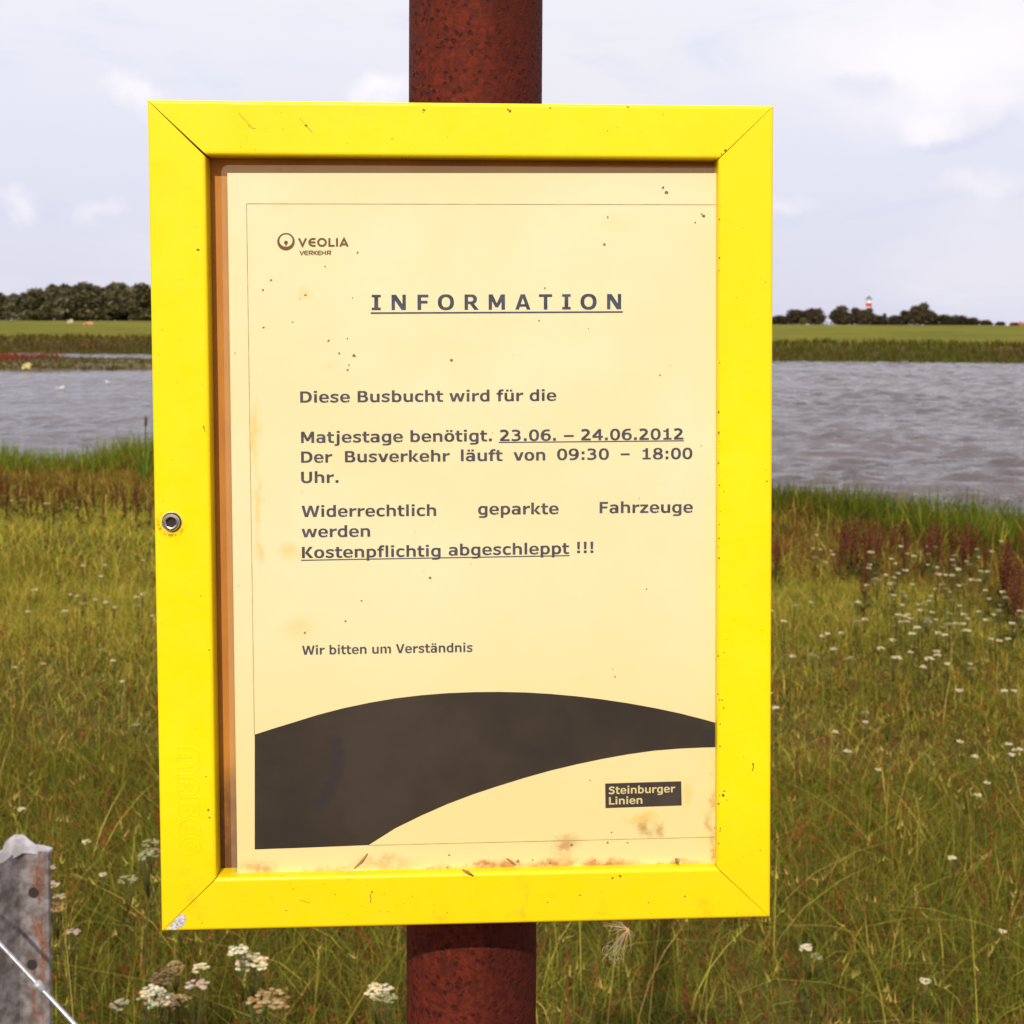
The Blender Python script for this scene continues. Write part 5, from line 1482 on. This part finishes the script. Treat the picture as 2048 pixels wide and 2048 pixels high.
# ------------------------------------------------------------------ galvanised post and wire at the lower left
mt, nt, p, out = mat('weathered_zinc')
oc = nt.node('ShaderNodeTexCoord').outputs['Object']
sepx = nt.node('ShaderNodeSeparateXYZ'); nt.put(sepx.inputs[0], oc)
c_ = nt.mix(nt.ramp(nt.noise(oc, 45, 6, .65), .35, .68), (0.13, 0.105, 0.10), (0.33, 0.295, 0.30))
ru = nt.math('MULTIPLY', nt.ramp(nt.noise(nt.mapping(oc, (1, 1, .22)), 80, 5, .65), .45, .58), blob(nt, oc, (-.016, 0, .72), (.017, 1, .8), .6))
c_ = nt.mix(nt.math('MULTIPLY', ru, .85), c_, nt.mix(nt.ramp(nt.noise(oc, 200, 3, .6), .4, .6), (0.34, 0.125, 0.045), (0.17, 0.055, 0.022)))
nt.put(p.inputs['Base Color'], c_); p.inputs['Roughness'].default_value = .6; p.inputs['Metallic'].default_value = .25
bp = nt.node('ShaderNodeBump'); bp.inputs['Strength'].default_value = .3; bp.inputs['Distance'].default_value = .002
nt.put(bp.inputs['Height'], nt.noise(oc, 130, 4, .6)); nt.l.new(bp.outputs[0], p.inputs['Normal'])
zincw = mt
YG = 1.95
pr_ = on_y(96, 1703, YG)
gp = empty('fence_post', (pr_[0], YG, 0)); tag(gp, 'weathered galvanised steel fence post with rust stains at the lower left', 'fence post')
HZ = pr_[2]
# plan outline of the folded section seen from above, x to the left is negative
plan = [(0, .0), (-.043, .004), (-.046, .002), (-.082, -.066), (-.096, -.070), (-.150, -.060)]
def fold(z0, tops):
    bm = bmesh.new(); fr = []; bk = []
    nz_ = 12
    for i, (a, b) in enumerate(plan):
        colv = []; colb = []
        for k in range(nz_ + 1):
            z_ = z0 + (tops[i] - z0) * k / nz_
            colv.append(bm.verts.new((a, b, z_))); colb.append(bm.verts.new((a + .0018, b + .0055, z_)))
        fr.append(colv); bk.append(colb)
    for i in range(len(plan) - 1):
        for k in range(nz_):
            bm.faces.new((fr[i][k], fr[i + 1][k], fr[i + 1][k + 1], fr[i][k + 1]))
            bm.faces.new((bk[i][k], bk[i][k + 1], bk[i + 1][k + 1], bk[i + 1][k]))
        bm.faces.new((fr[i][nz_], fr[i + 1][nz_], bk[i + 1][nz_], bk[i][nz_]))
    for k in range(nz_):
        bm.faces.new((fr[0][k], fr[0][k + 1], bk[0][k + 1], bk[0][k])); bm.faces.new((fr[-1][k], bk[-1][k], bk[-1][k + 1], fr[-1][k + 1]))
    return bm_mesh(bm, 'profile')
link('profile', fold(-.3, [HZ - .002, HZ + .002, HZ + .002, HZ - .022, HZ - .026, HZ - .026]), gp, zincw)
zincl = simple('bright_zinc', (0.50, 0.47, 0.50), .5, .2, var=.3, scale=60, bump=.2)
# torn, bent over lip on the fold
A = Acc()
LP = [(-16, 1712), (4, 1704), (9, 1685), (20, 1677), (38, 1678), (50, 1688), (62, 1697), (80, 1699), (97, 1704), (96, 1710), (70, 1708), (46, 1706), (36, 1712), (16, 1722), (-16, 1732)]
fr_ = [on_y(a, b, YG - .012 + .00018 * a) - np.array([pr_[0], YG, 0]) for a, b in LP]
nL = len(fr_)
A.add([tuple(q) for q in fr_] + [(q[0] + .003, q[1] + .011, q[2] + .002) for q in fr_], [tuple(range(nL))[::-1], tuple(range(nL, 2 * nL))] + [(i, (i + 1) % nL, nL + (i + 1) % nL, nL + i) for i in range(nL)])
link('bent_lip', A.mesh('bent_lip'), gp, zincl)
# dark discs on the flange, painted for the shade inside its slot holes
holem = simple('hole_shade_dark', (0.03, 0.02, 0.018), .9)
for (a, b) in ((215, 470), (205, 935)):
    q = on_y(a * .3106, 1640 + b * .3106, YG + .001)
    A = Acc(); k_ = 18
    hx_ = q[0] - pr_[0]; hy = .004 * hx_ / -.043 - .0004
    A.add([(hx_ + .0085 * math.cos(2 * math.pi * k / k_), hy - .0004 * math.cos(2 * math.pi * k / k_), q[2] + .0085 * math.sin(2 * math.pi * k / k_)) for k in range(k_)], [tuple(range(k_))])
    link('bolt_hole_shade', A.mesh('bolt_hole_shade'), gp, holem)
# tension wire with a crimped ferrule
wirem = simple('wire_zinc', (0.42, 0.41, 0.43), .35, .7, var=.2, scale=150)
wa_ = Vector(on_y(-420, 1438, 1.84)); wb_ = Vector(on_y(-2, 1886, 1.80)); wd_ = Vector(on_y(149, 2048, 1.76)); we_ = Vector(on_y(560, 2490, 1.66))
A = Acc(); A.tube([tuple(wa_), tuple(wb_), tuple(wd_), tuple(we_)], .0031, 10)
wr = empty('tension_wire', tuple(we_)); tag(wr, 'shiny steel tension wire slanting down past the metal post', 'wire')
me = A.mesh('strand', True); me.transform(Matrix.Translation(-we_)); link('strand', me, wr, wirem)
fc_ = Vector(on_y(80, 1974, 1.78)); dd = (wd_ - wb_).normalized()
A = Acc(); A.tube([tuple(fc_ - dd * .009), tuple(fc_ - dd * .008), tuple(fc_ - dd * .001), tuple(fc_), tuple(fc_ + dd * .008), tuple(fc_ + dd * .009)], [.0042, .0062, .0065, .0058, .0062, .004], 12)
me = A.mesh('ferrule', True); me.transform(Matrix.Translation(-we_)); link('ferrule', me, wr, simple('dull_zinc', (0.40, 0.40, 0.42), .5, .6, var=.2, scale=200))
